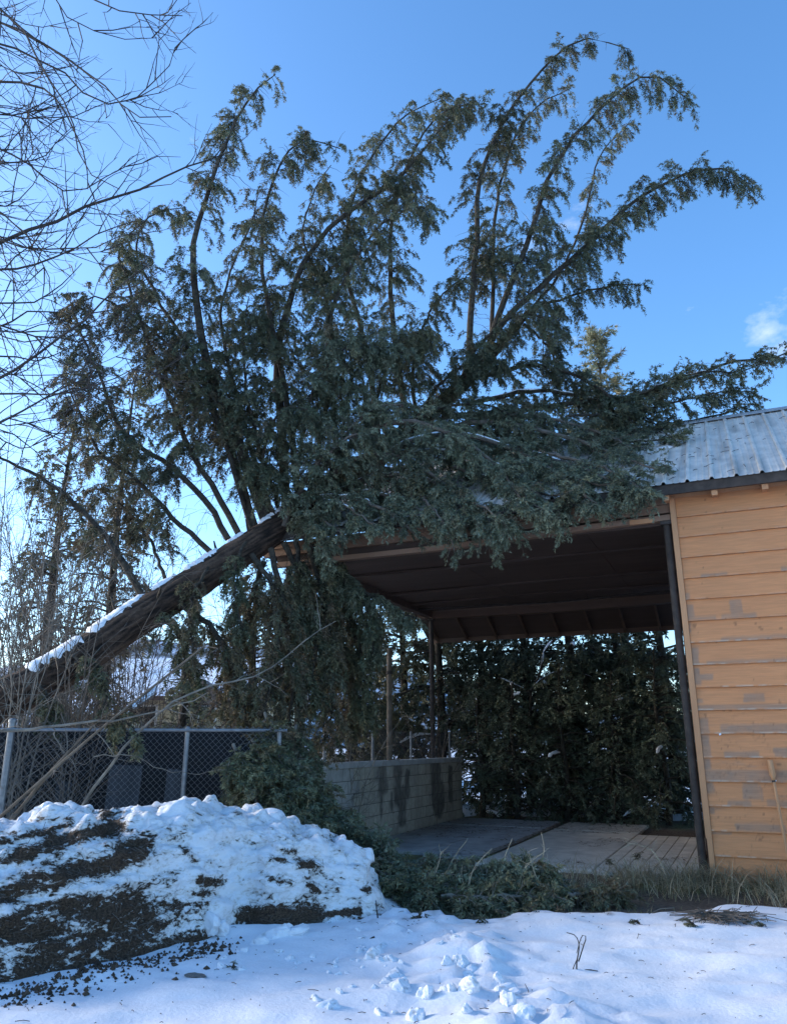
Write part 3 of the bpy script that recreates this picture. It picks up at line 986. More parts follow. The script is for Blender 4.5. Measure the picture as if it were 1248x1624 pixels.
TRI = [0]
def conifer_branch(root, origin, pts, r0, r1, sec_n=40, sec_len=.8, droop=1.5, spread=.8, forward=.55, t0=.15, dens=26, shoot=.13,
                   nlen=.055, nwid=.019, ndens=100, weights=(3, 1, 1, .3, .3), samples=22, env=None, bias=None, flat=.5, bare=.0, tintv=1.0, name='branch', third=0, snow=0.0, hang=.6, sdroop=.4, wood='branch_bark'):
    P = smooth_path(pts, samples)
    P[1:-1] += RNG.normal(size=(samples - 2, 3)) * .012
    R = np.linspace(1, 0, samples) ** .8 * (r0 - r1) + r1
    g = Geo()
    V, Q = tubes(P[None], R[None], 8)
    g.add(V, Q)
    S, L, t = spawn(P[None], sec_n, sec_len, spread, forward, droop, 7, t0=t0, flat=flat, env=env, bias=bias)
    V, Q = tubes(S[:, ::3], (np.linspace(.0075, .002, 7)[None] * (.6 + .5 * (L / sec_len))[:, None])[:, ::3], 3)
    g.add(V, Q)
    if bare:
        nb = int(sec_n * bare)
        S2, L2, _ = spawn(P[None], nb, sec_len * .7, 1.0, .4, .8, 6, t0=.05, wiggle=.22)
        V, Q = tubes(S2, np.linspace(.006, .0015, 6)[None].repeat(nb, 0), 3)
        g.add(V, Q)
    if third:
        S3, L3, _ = spawn(S, third, sec_len * .55, .7, .7, droop * hang, 5, t0=.10, flat=.5)
        V, Q = tubes(S3[:, ::4], np.linspace(.0035, .0015, 2)[None].repeat(third, 0), 3)
        g.add(V, Q)
    b = g.build(name, M[wood], root, origin)
    fg = Geo()
    V, T, C = needles(S, L, dens, shoot, nlen, nwid, ndens, weights, tintv=tintv, droop=sdroop)
    fg.add(V, T, C)
    TRI[0] += len(T)
    if third:
        V, T, C = needles(S3, L3, dens, shoot * .9, nlen, nwid, ndens, weights, tintv=tintv, droop=sdroop)
        fg.add(V, T, C)
        TRI[0] += len(T)
    fg.build('foliage', M['needles'], b, origin)
    if snow:
        snow_strip(b, origin, P[int(samples * .1):int(samples * snow)], R[int(samples * .1):int(samples * snow)])
    return P

def snow_strip(parent, origin, P, R, name='snow', fat=1.0):
    """snow lying along the top of a limb"""
    n = len(P)
    q = np.linspace(0, 1, n)
    r = np.maximum(R * .75, .018) * fat * (.75 + .5 * np.abs(vnoise(np.stack([q * 9, q * 0 + P[0, 0], q * 0], 1), 5)))
    r = r * np.minimum(1, np.minimum(q, 1 - q) * 8 + .15)
    g = Geo()
    V, Q = tubes((P + np.stack([q * 0, q * 0, R * .72], 1))[None], r[None], 8)
    V = V + .012 * fat * np.stack([vnoise(V * 14, 1), vnoise(V * 14, 2), vnoise(V * 14, 3)], 1)
    g.add(V, Q)
    return g.build(name, M['snow_cap'], parent, origin, smooth=True)

# ------------------------------------------------------------------ the fallen conifer
tp = [(-190, 1222, 10.2), (-90, 1166, 10.5), (0, 1112, 10.8), (45, 1092, 10.95), (112, 1054, 11.2), (179, 1009, 11.45), (224, 978, 11.6), (314, 921, 11.95), (404, 862, 12.3), (449, 832, 12.5),
      (510, 790, 12.85), (570, 748, 13.15), (640, 690, 13.5), (700, 640, 13.75), (770, 572, 14.0), (830, 505, 14.2)]
NT, NS = 240, 72
TP = smooth_path(path(tp, 0), NT)
base_pt = TP[0].copy()
base_pt[2] = 0
fallen = thing('fallen_conifer', 'large fallen conifer with snowy trunk leaning across the carport roof', 'tree', tuple(base_pt))
q = np.linspace(0, 1, NT)
TR = np.interp(q, [0, .25, .5, .62, .75, .88, 1], [.29, .26, .235, .205, .16, .115, .05])
V, Q = tubes(TP[None], TR[None], NS)
ang = np.tile(np.arange(NS) * 2 * math.pi / NS, NT)
qs = np.repeat(q, NS)
ctr = np.repeat(TP, NS, axis=0)
nr = nrm(V - ctr)
rid = fbm(np.stack([np.cos(ang) * 6.5, np.sin(ang) * 6.5, qs * 42], 1), 4, 91, .65)
rid2 = 1 - 2 * np.abs(fbm(np.stack([np.cos(ang) * 11, np.sin(ang) * 11, qs * 60], 1), 3, 92))
V = V + nr * (.034 * rid + .016 * (rid2 - .6))[:, None]
bk = np.clip(.42 + 1.3 * rid + .45 * (rid2 - .5), 0, 1)[:, None]
tc = np.array((.014, .009, .007)) * (1 - bk) + np.array((.130, .080, .054)) * bk
M['trunk_bark'] = mat('trunk_bark', attr=True, rough=.92, nscale=30, namt=.6, bump=1.0, bscale=55)
trunk = link('trunk', make_mesh('trunk', V - base_pt, [Q], tc, True), M['trunk_bark'], fallen)
# root end reaching the earth, out of frame
RP = np.array([TP[0] + (TP[0] - TP[3]) * 1.4, TP[0] + (TP[0] - TP[3]) * .7, TP[0] + (TP[1] - TP[0]) * .5])
g = Geo(); tube_geo(g, [RP[0] * np.array((1, 1, 0)) + np.array((0, 0, .05)), RP[1], RP[2]], np.array((.55, .38, .31)), 20, 12)
g.build('root_flare', M['bark'], fallen, base_pt, smooth=True)
# the strip of snow along its upper left side
def trunk_snow(a, b, w, seed):
    i0, i1 = int(a * (NT - 1)), int(b * (NT - 1))
    Pn = TP[i0:i1 + 1]; Rn = TR[i0:i1 + 1]
    Pn = smooth_path(Pn[::2], max(8, (i1 - i0) * 2)); Rn = np.interp(np.linspace(0, 1, len(Pn)), np.linspace(0, 1, len(Rn)), Rn)
    n = len(Pn)
    qq = np.linspace(0, 1, n)
    Tn = nrm(np.gradient(Pn, axis=0))
    side = nrm(np.cross(Tn, UPV)); up = np.cross(side, Tn)
    ns = 11
    th = np.linspace(-1, 1, ns)
    edge = np.minimum(1, np.minimum(qq, 1 - qq) * 14)
    wn = w * edge * (1 + .45 * vnoise(np.stack([qq * 16, qq * 0, qq * 0], 1), seed) + .35 * vnoise(np.stack([qq * 27, qq * 0, qq * 0], 1), seed + 1))
    ang0 = .10
    A = ang0 + th[None, :] * wn[:, None]
    bulge = (.05 * (1 - th[None, :] ** 2) ** .6) * edge[:, None]
    rr = Rn[:, None] * 1.0 + bulge - .006 + .012 * vnoise(np.stack([np.repeat(qq, ns) * 40, np.tile(th, n) * 3, np.zeros(n * ns)], 1), seed + 2).reshape(n, ns)
    V = Pn[:, None, :] + (up[:, None, :] * np.cos(A)[..., None] + side[:, None, :] * np.sin(A)[..., None]) * rr[..., None]
    i = np.arange(n * ns).reshape(n, ns)
    F = np.stack([i[:-1, :-1], i[:-1, 1:], i[1:, 1:], i[1:, :-1]], -1).reshape(-1, 4)
    link('snow', make_mesh('snow', V.reshape(-1, 3) - base_pt, [F], None, True), M['snow_cap'], trunk)
trunk_snow(.15, .215, .70, 3)
trunk_snow(.218, .30, .52, 5)
trunk_snow(.305, .335, .30, 6)
trunk_snow(.345, .395, .34, 8)
trunk_snow(.41, .435, .22, 12)
trunk_snow(.455, .50, .30, 14)
trunk_snow(.52, .535, .2, 15)
trunk_snow(.60, .64, .3, 17)

O = base_pt
for k in range(9):                      # broken stubs on the bare part of the trunk
    i_ = int(NT * (.16 + .045 * k))
    T_ = nrm(TP[i_ + 1] - TP[i_]); sd_ = nrm(np.cross(T_, UPV)); up_ = np.cross(sd_, T_)
    an_ = RNG.uniform(-1.2, 2.6)
    d_ = nrm(up_ * math.cos(an_) - sd_ * abs(math.sin(an_)) * -1 + T_ * .3)
    P_ = np.array([TP[i_] + d_ * TR[i_] * .7, TP[i_] + d_ * (TR[i_] + .06), TP[i_] + d_ * (TR[i_] + RNG.uniform(.10, .28)) + (0, 0, .02)])
    g = Geo(); tube_geo(g, P_ - O, np.array((.032, .022, .012)), 7, 7)
    g.build('stub', M['branch_bark'], fallen, smooth=True)
UPN = dict(sec_n=58, sec_len=.95, droop=2.1, dens=30, shoot=.13)
env_tip = lambda t: np.where(t > .75, 1.35, 1.0)
# upright limbs, each with drooping curtains of needles
W_OL, W_GR, W_BL, W_BR, W_NEAR = (2, .7, 2.0, .5, .2), (3, 1, 1, .3, .2), (2, 3, .4, .1, .6), (1, .3, 1.5, 2, .1), (1.2, 3, .8, .05, 1.8)
up_limbs = [
    # pixel path, Y start, Y end, r0, secondaries, length, weights
    ([(425, 832), (375, 690), (332, 592), (312, 480), (305, 400), (325, 320), (365, 212), (400, 150), (437, 118)], 12.45, 12.6, .10, 100, .85, W_GR),
    ([(455, 800), (447, 690), (441, 570), (462, 470), (500, 390), (570, 325), (640, 275), (690, 215), (735, 160)], 12.65, 13.4, .085, 120, .95, W_GR),
    ([(472, 778), (456, 640), (432, 520), (415, 400), (432, 290), (478, 222), (540, 236)], 12.7, 12.2, .06, 95, .85, W_OL),
    ([(645, 672), (628, 560), (618, 420), (628, 320), (655, 240), (705, 175), (765, 165)], 13.6, 13.9, .065, 100, .85, W_OL),
    ([(600, 700), (582, 560), (552, 440), (556, 330), (590, 250), (640, 185), (700, 155)], 13.4, 14.3, .06, 85, .85, W_GR),
    ([(745, 585), (746, 500), (756, 380), (762, 280), (800, 190), (860, 110), (925, 62), (998, 78)], 13.95, 14.1, .07, 95, .75, W_GR),
    ([(770, 565), (795, 490), (838, 380), (872, 280), (925, 200), (1000, 130), (1045, 122), (1090, 158)], 14.0, 13.6, .07, 110, .85, W_GR),
    ([(755, 575), (802, 508), (870, 442), (940, 380), (1010, 318), (1095, 272), (1150, 268), (1186, 292)], 13.9, 13.2, .075, 110, .80, W_GR),
    ([(780, 555), (782, 450), (786, 330), (812, 230), (850, 170), (905, 140)], 14.1, 14.9, .05, 70, .75, W_OL),
    ([(795, 540), (860, 485), (935, 462), (985, 452), (1020, 452)], 14.1, 13.5, .04, 45, .65, W_GR),
    ([(540, 760), (528, 640), (520, 520), (560, 420), (600, 360), (650, 330), (700, 335)], 13.0, 12.4, .055, 85, .85, W_GR),
    ([(820, 515), (890, 430), (930, 330), (950, 250), (1000, 190)], 14.2, 14.9, .035, 40, .6, W_OL),
    ([(500, 790), (510, 680), (530, 560), (510, 450), (480, 380), (500, 300), (525, 262)], 12.9, 13.7, .05, 75, .85, W_GR),
    ([(830, 515), (860, 540), (885, 580), (900, 620)], 14.2, 13.6, .03, 35, .6, W_GR),
    ([(660, 665), (655, 590), (680, 500), (720, 450), (745, 440)], 13.7, 13.2, .04, 50, .75, W_OL),
    ([(660, 680), (680, 630), (720, 590), (770, 570), (800, 580)], 13.5, 12.8, .04, 60, .75, W_GR),
    ([(720, 625), (750, 560), (800, 510), (850, 500), (890, 520)], 13.8, 13.1, .04, 55, .75, W_GR),
    ([(620, 710), (600, 640), (620, 570), (660, 530), (690, 540)], 13.3, 12.6, .04, 60, .8, W_OL),
    ([(560, 755), (545, 680), (560, 600), (600, 550), (640, 560)], 13.0, 12.2, .04, 60, .8, W_BL),
    ([(440, 830), (420, 770), (420, 700), (450, 650), (490, 650)], 12.4, 11.8, .04, 55, .8, W_GR),
]
for (px, ya, yb, r0, n, ln, w) in up_limbs:
    conifer_branch(fallen, O, path(px, ya, yb), r0, .008, sec_n=int(n * 1.25), sec_len=ln * 1.12, droop=2.3, spread=.85, forward=.45, t0=.18, dens=37,
                   weights=w, env=lambda t: np.where(t > .7, .95, 1.0), bare=.3, third=int(n * 1.75), hang=1.1, sdroop=.9, nlen=.062, nwid=.016, ndens=74, shoot=.165, tintv=RNG.uniform(.72, 1.25))
# limbs that lean back over the trunk to the left
left_limbs = [
    ([(225, 945), (195, 890), (150, 830), (90, 775), (20, 735), (-60, 712)], 11.7, 11.2, .075, 40, .7, W_BR),
    ([(378, 845), (342, 780), (302, 715), (272, 640), (235, 540), (200, 440), (190, 390), (230, 350)], 12.3, 12.2, .07, 100, .85, W_OL),
    ([(362, 855), (330, 800), (270, 740), (195, 685), (160, 600), (125, 520), (110, 470)], 12.2, 11.9, .07, 90, .85, W_GR),
    ([(345, 885), (275, 822), (215, 760), (160, 720), (120, 640), (100, 590)], 12.1, 11.6, .06, 70, .8, W_BR),
    ([(405, 835), (362, 700), (300, 560), (250, 470), (215, 400), (240, 340), (290, 330)], 12.4, 12.9, .07, 100, .9, W_GR),
    ([(400, 840), (340, 660), (280, 560), (210, 500), (150, 470), (112, 495)], 12.4, 11.7, .06, 95, .9, W_BR),
    ([(435, 825), (400, 720), (370, 600), (350, 500), (370, 420), (400, 350), (410, 300)], 12.55, 13.3, .06, 80, .85, W_OL),
    ([(265, 925), (235, 850), (190, 800), (150, 770)], 11.8, 12.3, .04, 30, .6, W_BR),
    ([(445, 815), (420, 740), (395, 640), (385, 540), (395, 470)], 12.6, 12.0, .05, 70, .85, W_GR),
    ([(470, 785), (480, 700), (500, 610), (540, 560), (590, 530)], 12.7, 12.0, .05, 75, .85, W_BL),
]
for (px, ya, yb, r0, n, ln, w) in left_limbs:
    conifer_branch(fallen, O, path(px, ya, yb), r0 * .78, .008, sec_n=n, sec_len=ln, droop=2.0, spread=.9, forward=.4, t0=.22, dens=35, weights=w, bare=.6, third=int(n * 1.7), hang=1.1, sdroop=.95, nlen=.062, nwid=.016, ndens=74, shoot=.165, tintv=RNG.uniform(.7, 1.2))
def clear_roof(px, py, Y):
    """bring a point forward until it lies over the roof or in front of the eave"""
    for _ in range(80):
        p = at(px, py, Y)
        lx, ly = to_local(p[0], p[1])
        if ly < EAVE_Y - .30 or p[2] > EAVE_Z + KF * (min(ly, 2 * RIDGE_Y - ly) - EAVE_Y) + .14 or lx < XL - .2:
            break
        Y -= .06
    return p
def roof_path(px, ya, yb):
    n = len(px)
    return np.array([clear_roof(p[0], p[1], ya + (yb - ya) * i / (n - 1)) for i, p in enumerate(px)])
# near limbs draped over the roof edge: larger, paler sprays
near_limbs = [
    ([(490, 800), (540, 740), (600, 720), (660, 735), (710, 775), (745, 830)], 12.6, 11.2, .06, 75, .75),
    ([(500, 795), (560, 700), (640, 668), (720, 690), (790, 740), (830, 800)], 12.7, 11.0, .06, 80, .75),
    ([(560, 760), (650, 700), (740, 690), (830, 720), (900, 765), (955, 815)], 13.0, 10.9, .06, 80, .7),
    ([(640, 700), (740, 672), (850, 680), (950, 710), (1010, 735), (1055, 745)], 13.4, 10.6, .06, 80, .62),
    ([(480, 810), (510, 790), (560, 790), (620, 815), (660, 850)], 12.5, 11.3, .05, 60, .5),
    ([(470, 812), (490, 815), (520, 830), (545, 850)], 12.4, 11.5, .04, 45, .5),
    ([(600, 740), (680, 760), (760, 800), (810, 840)], 12.9, 11.2, .04, 55, .6),
    ([(520, 780), (600, 760), (680, 780), (720, 820), (735, 850)], 12.7, 11.1, .045, 50, .45),
    ([(700, 690), (800, 700), (880, 740), (930, 790)], 13.3, 11.0, .045, 55, .55),
    ([(480, 800), (500, 760), (540, 700), (590, 650), (640, 640)], 12.6, 11.9, .05, 60, .75),
    ([(500, 800), (580, 760), (660, 755), (730, 790), (790, 830)], 12.7, 11.0, .05, 85, .75),
    ([(600, 735), (690, 715), (780, 735), (850, 780), (890, 815)], 13.0, 10.8, .05, 85, .75),
    ([(680, 690), (780, 705), (870, 725), (950, 755), (1010, 780)], 13.3, 10.6, .05, 80, .65),
    ([(480, 815), (495, 835), (510, 860), (520, 885)], 12.4, 11.6, .04, 45, .5),
    ([(530, 785), (580, 780), (640, 795), (690, 825)], 12.8, 11.2, .04, 70, .5),
    ([(450, 835), (465, 800), (500, 740), (560, 690), (600, 690)], 12.4, 11.7, .05, 80, .8),
    ([(700, 680), (790, 660), (880, 665), (960, 690), (1000, 710)], 13.6, 11.4, .05, 85, .75),
    ([(600, 760), (650, 775), (690, 810), (715, 850), (722, 880)], 12.6, 10.9, .03, 30, .4),
    ([(640, 760), (710, 790), (760, 830), (790, 860)], 12.4, 10.6, .03, 60, .6),
    ([(720, 740), (800, 770), (850, 800), (890, 825)], 12.0, 10.3, .03, 60, .55),
    ([(800, 730), (880, 750), (930, 785), (960, 810)], 11.8, 10.0, .03, 60, .5),
    ([(870, 720), (950, 740), (1000, 765), (1030, 785)], 11.6, 9.9, .03, 55, .45),
    ([(500, 790), (540, 800), (575, 820), (600, 835)], 12.2, 11.1, .03, 50, .45),
]
for (px, ya, yb, r0, n, ln) in near_limbs:
    conifer_branch(fallen, O, roof_path(px, ya, yb), r0, .008, sec_n=int(n * 1.1), sec_len=ln, droop=1.3, spread=.85, forward=.65, t0=.10, dens=34, shoot=.15,
                   nlen=.048, nwid=.0145, ndens=120, weights=W_NEAR, bare=.3, third=int(n * .9), tintv=RNG.uniform(.9, 1.45), hang=.8, sdroop=.55, wood='twig', snow=.62 if RNG.random() < .3 else 0)
# limbs lying along the roof towards the ridge and beyond it
roof_limbs = [
    ([(700, 660), (800, 655), (900, 640), (1010, 628), (1090, 600), (1160, 575), (1225, 568), (1275, 545)], 13.8, 13.0, .07, 110, .75, W_GR),
    ([(720, 680), (830, 690), (930, 690), (1010, 680), (1080, 670), (1150, 655), (1195, 640)], 13.7, 12.6, .06, 100, .65, W_GR),
    ([(690, 700), (800, 720), (880, 750), (960, 770), (1020, 750)], 13.5, 11.2, .05, 80, .6, W_BL),
    ([(740, 640), (850, 620), (930, 630), (1000, 650), (1050, 680)], 13.9, 13.0, .05, 80, .7, W_GR),
    ([(760, 600), (850, 580), (920, 600), (980, 640), (1010, 690)], 14.0, 12.8, .05, 75, .7, W_BL),
    ([(620, 720), (700, 700), (790, 690), (860, 700)], 13.4, 12.4, .045, 70, .7, W_BL),
    ([(580, 745), (620, 690), (690, 650), (760, 640), (820, 660)], 13.2, 12.5, .05, 80, .75, W_BL),
    ([(660, 690), (740, 740), (820, 770), (900, 790)], 13.5, 11.6, .045, 65, .6, W_GR),
    ([(900, 660), (980, 655), (1060, 640), (1130, 625), (1190, 620)], 13.2, 12.4, .03, 80, .6, W_GR),
    ([(880, 690), (960, 700), (1030, 700), (1080, 690)], 12.8, 11.6, .03, 60, .5, W_GR),
    ([(980, 640), (1050, 610), (1110, 590), (1170, 590), (1210, 575)], 13.3, 12.6, .03, 60, .5, W_OL),
]
for (px, ya, yb, r0, n, ln, w) in roof_limbs:
    conifer_branch(fallen, O, roof_path(px, ya, yb), r0, .008, sec_n=n, sec_len=ln, droop=1.2, spread=.85, forward=.6, t0=.12, dens=32, weights=w, bare=.2, third=int(n * .9), tintv=RNG.uniform(.75, 1.2), snow=.7 if RNG.random() < .5 else 0)
# underside: limbs hanging to the ground between fence and wall
hang_limbs = [
    ([(430, 870), (450, 960), (462, 1060), (458, 1160), (440, 1230)], 12.0, 11.2, .05, 60, .8, W_BR),
    ([(480, 830), (500, 900), (520, 990), (530, 1080), (520, 1170)], 12.4, 12.0, .05, 85, .8, W_BR),
    ([(500, 830), (530, 900), (550, 970), (575, 1050), (580, 1130)], 12.5, 12.6, .05, 80, .6, W_OL),
    ([(480, 850), (540, 915), (600, 950), (645, 975), (668, 985)], 12.4, 11.6, .04, 70, .42, W_NEAR),
    ([(290, 960), (340, 1000), (375, 1070), (390, 1150), (385, 1220)], 11.7, 11.1, .05, 55, .7, W_BR),
    ([(420, 890), (395, 960), (372, 1040), (365, 1100)], 12.1, 12.6, .045, 40, .7, W_BR),
    ([(450, 860), (500, 960), (545, 1060), (560, 1150)], 12.2, 12.9, .05, 85, .8, W_BR),
    ([(245, 970), (285, 1010), (300, 1080)], 11.6, 11.4, .04, 25, .6, W_OL),
    ([(400, 880), (430, 930), (440, 1010), (425, 1100), (415, 1190)], 12.0, 10.9, .045, 55, .7, W_BR),
    ([(470, 850), (480, 940), (500, 1020), (490, 1110)], 12.3, 11.8, .045, 75, .75, W_OL),
    ([(110, 1040), (150, 1055), (168, 1090), (165, 1125)], 10.9, 10.6, .02, 26, .3, W_OL),
    ([(330, 900), (310, 935), (300, 985), (310, 1050)], 11.7, 11.0, .03, 30, .4, W_BR),
    ([(390, 860), (375, 890), (372, 940), (385, 1000)], 12.0, 11.3, .03, 34, .45, W_GR),
    ([(60, 1085), (75, 1100), (85, 1130), (82, 1160)], 10.7, 10.4, .02, 24, .28, W_OL),
    ([(150, 1150), (190, 1140), (215, 1160), (220, 1180)], 9.6, 9.5, .012, 16, .3, W_OL),
    ([(490, 880), (530, 910), (565, 945), (590, 985), (590, 1040)], 12.4, 11.9, .045, 65, .5, W_GR),
]
for (px, ya, yb, r0, n, ln, w) in hang_limbs:
    conifer_branch(fallen, O, path(px, ya, yb), r0, .007, sec_n=int(n * 1.15), sec_len=ln * 1.05, droop=2.2, spread=.75, forward=.5, t0=.12, dens=36, weights=w, bare=.9, third=int(n * .9), hang=1.1, sdroop=.95, nlen=.062, nwid=.0195, ndens=70, shoot=.165)
print('fallen tris', TRI[0])

# ------------------------------------------------------------------ broken boughs on the ground
bough_specs = [
    ([(395, 1160), (425, 1230), (470, 1300), (530, 1360)], 10.6, 9.2, 130, .7, W_GR, 'dark green bough standing against the fence end beside the block wall'),
    ([(470, 1150), (455, 1220), (440, 1280), (440, 1330)], 10.8, 9.9, 130, .7, W_GR, 'dense dark bough hanging upright behind the snow bank'),
    ([(450, 1200), (500, 1260), (550, 1300), (580, 1325)], 10.4, 9.6, 80, .5, W_OL, 'olive bough leaning on the front of the block wall'),
    ([(520, 1330), (590, 1365), (650, 1385), (720, 1395)], 9.7, 9.2, 100, .5, W_NEAR, 'broken bough lying between snow bank and concrete floor'),
    ([(600, 1360), (670, 1385), (750, 1390), (830, 1390)], 9.3, 9.1, 100, .48, W_NEAR, 'broken bough on the bare earth in front of the slab'),
    ([(630, 1415), (700, 1425), (770, 1430), (850, 1425)], 8.9, 8.9, 80, .42, W_GR, 'flattened green bough along the snow edge'),
    ([(370, 1180), (395, 1250), (430, 1300), (490, 1335)], 10.2, 9.4, 120, .65, W_GR, 'dark bough drooping behind the crest of the snow bank'),
    ([(760, 1400), (820, 1390), (870, 1390), (905, 1420)], 9.1, 9.0, 55, .4, W_OL, 'thin bough with bare tips at the end of the green heap'),
    ([(480, 1270), (530, 1315), (580, 1345), (625, 1375)], 9.9, 9.4, 110, .5, W_BL, 'blue green bough at the foot of the block wall'),
    ([(650, 1400), (720, 1415), (790, 1412), (860, 1405)], 9.0, 8.9, 90, .48, W_NEAR, 'grey green bough across the middle of the bare strip'),
    ([(560, 1350), (610, 1400), (650, 1425), (690, 1440)], 9.2, 8.6, 80, .45, W_OL, 'olive bough against the right end of the snow bank'),
    ([(700, 1440), (760, 1445), (820, 1445), (880, 1438)], 8.6, 8.6, 60, .36, W_OL, 'low olive bough resting on the snow edge'),
    ([(900, 1425), (930, 1432), (965, 1436), (990, 1432)], 8.8, 8.8, 30, .28, W_BR, 'small brownish bough on the moss right of the heap'),
    ([(420, 1130), (440, 1190), (480, 1250), (500, 1290)], 10.9, 10.3, 110, .7, W_BR, 'brownish bough sagging over the left end of the block wall'),
]
for (px, ya, yb, n, ln, w, lab) in bough_specs:
    P = path(px, ya, yb)
    for p in P:
        p[2] = max(p[2], .12)
    bp = P[-1].copy(); bp[2] = 0
    b = thing('conifer_bough', lab, 'bough', tuple(bp), 0, 'broken boughs lying on the ground')
    conifer_branch(b, bp, P, .022, .006, sec_n=n, sec_len=ln, droop=.9, spread=.9, forward=.6, t0=.05, dens=36, shoot=.13, ndens=110, weights=w, bare=.6, third=int(n * 1.0), samples=16, name='stem', tintv=1.25, wood='grey_twig')

# ------------------------------------------------------------------ standing conifers behind
def conifer_tree(label, base, height, r0, limb_n, limb_len, z0=.08, droop=1.6, weights=W_GR, nlen=.11, nwid=.046, ndens=42, dens=16, sec=5, shoot=.22, tintv=1.0,
                 cat='tree', group='conifers behind the carport', snow_n=0, rise=.25, name='conifer_tree', lean=(0, 0), radius=None, flatten=.45, sec_droop=1.5):
    base = np.array(base, float)
    root = thing(name, label, cat, tuple(base), 0, group)
    n = 14
    q = np.linspace(0, 1, n)
    TPp = base + np.stack([lean[0] * q + .05 * np.sin(q * 7), lean[1] * q, q * height], 1)
    TRr = r0 * (1 - q) ** .9 + .012
    g = Geo(); V, Q = tubes(TPp[None], TRr[None], 10); g.add(V, Q)
    g.build('trunk', M['branch_bark'], root, base, smooth=True)
    # limbs
    h = z0 + (1 - z0) * RNG.random(limb_n) ** .9 * .985
    az = RNG.random(limb_n) * 2 * math.pi
    ln = limb_len * (1 - h) ** .75 * (.7 + .5 * RNG.random(limb_n)) + .12
    d = np.stack([np.cos(az), np.sin(az), rise + .5 * (h ** 3) + 0 * az], 1)
    d = nrm(d)
    N = 9
    L0 = np.empty((limb_n, N, 3))
    L0[:, 0] = base + np.stack([lean[0] * h, lean[1] * h, h * height], 1)
    st = (ln / (N - 1))[:, None]
    for k in range(1, N):
        L0[:, k] = L0[:, k - 1] + d * st
        d = nrm(d + np.array((0, 0, -droop / (N - 1))) * np.clip(1.2 - h, .15, 1)[:, None] + RNG.normal(size=d.shape) * .06)
    g = Geo()
    V, Q = tubes(L0[:, ::2], np.linspace(1, .15, 5)[None] * (.012 + .012 * ln)[:, None], 4); g.add(V, Q)
    cnt = int(ln.sum() * sec)
    S, L, _ = spawn(L0, cnt, limb_len * .32, .85, .6, sec_droop, 5, t0=.12, flat=flatten, taper=.3)
    V, Q = tubes(S[::2, ::4], np.linspace(.007, .002, 2)[None].repeat(len(S[::2]), 0), 3); g.add(V, Q)
    g.build('limbs', M['branch_bark'], root, base)
    V, T, C = needles(S, L, dens, shoot, nlen, nwid, ndens, weights, tintv=tintv)
    TRI[0] += len(T)
    fg = Geo(); fg.add(V, T, C)
    fg.build('crown', M['needles'], root, base)
    if snow_n:
        ks = RNG.choice(limb_n, snow_n, replace=False)
        for kk in ks:
            P = smooth_path(L0[kk], 24)[4:18]
            snow_strip(root, base, P, np.full(len(P), .03), 'snow', 1.7)
    return root

# the dark wall of evergreens seen through the carport
W_HE = (1, 4, .1, .02, .4)
back = [
    (700, 20.8, 8.5, 1.9, W_HE, 'evergreen with pale snow streaks beside the rear carport post', 6),
    (770, 21.6, 9.5, 2.2, W_HE, 'evergreen behind the rear end of the block wall', 6),
    (845, 21.0, 8.0, 2.1, W_HE, 'evergreen carrying forked snowy limbs in the middle of the carport view', 8),
    (920, 20.4, 9.0, 2.3, W_HE, 'full dark evergreen right of the snowy forked limbs', 4),
    (1000, 20.0, 8.5, 2.3, W_HE, 'dense dark evergreen filling the carport view near the siding', 2),
    (1075, 19.0, 8.0, 2.2, W_HE, 'dark evergreen closest to the siding corner behind the carport', 0),
    (640, 22.5, 9.0, 2.0, W_OL, 'olive evergreen behind the thin wooden pole', 4),
]
for (px, Yd, hgt, ll, w, lab, sn) in back:
    b = at(px, 1300, Yd)
    conifer_tree(lab, (b[0], Yd, 0), hgt, .14, 120, ll, z0=.02, weights=w, snow_n=sn + 6, dens=15, tintv=.85, sec=6)
fork = thing('snowy_limb', 'forked bare limb carrying thick snow in the middle of the carport view', 'limb', tuple(at(845, 1300, 19.6) * np.array((1, 1, 0))))
fo_ = np.array(fork.location)
for pts, r in (([(842, 1290), (838, 1190), (842, 1100), (838, 1095)], .05), ([(838, 1100), (856, 1080), (885, 1066), (915, 1066), (945, 1078)], .04), ([(838, 1098), (815, 1086), (790, 1075)], .035), ([(845, 1095), (858, 1060), (862, 1035), (880, 1012)], .04)):
    P_ = smooth_path(path(pts, 19.6, 19.4), 20)
    g = Geo(); tube_geo(g, P_ - fo_, np.array((r, r * .5)), 7)
    lb = g.build('limb', M['branch_bark'], fork, smooth=True)
    if len(pts) != 4 or pts[0][1] < 1200:
        snow_strip(lb, fo_, P_[1:-1], np.full(18, r * .8), 'snow', 1.15)
# low young evergreens that close the back of the floor
for (px, Yd, hgt, ll, lab) in ((820, 18.3, 3.0, 1.0, 'young evergreen at the back edge of the floor left of centre'), (900, 18.0, 3.4, 1.2, 'bushy young evergreen at the back edge of the floor'),
                               (985, 17.6, 3.2, 1.2, 'round young evergreen at the rear right of the floor'), (1060, 17.0, 3.6, 1.2, 'young evergreen touching the siding side of the floor'), (765, 19.0, 3.2, .9, 'slim young evergreen by the end of the block wall')):
    b = at(px, 1300, Yd)
    conifer_tree(lab, (b[0], Yd, 0), hgt, .06, 90, ll, z0=.02, weights=(1, 3.5, .3, .02, .3), nlen=.075, nwid=.026, ndens=55, shoot=.18, dens=17, sec=6, cat='tree', group='young conifers behind the floor', tintv=1.05, snow_n=2)
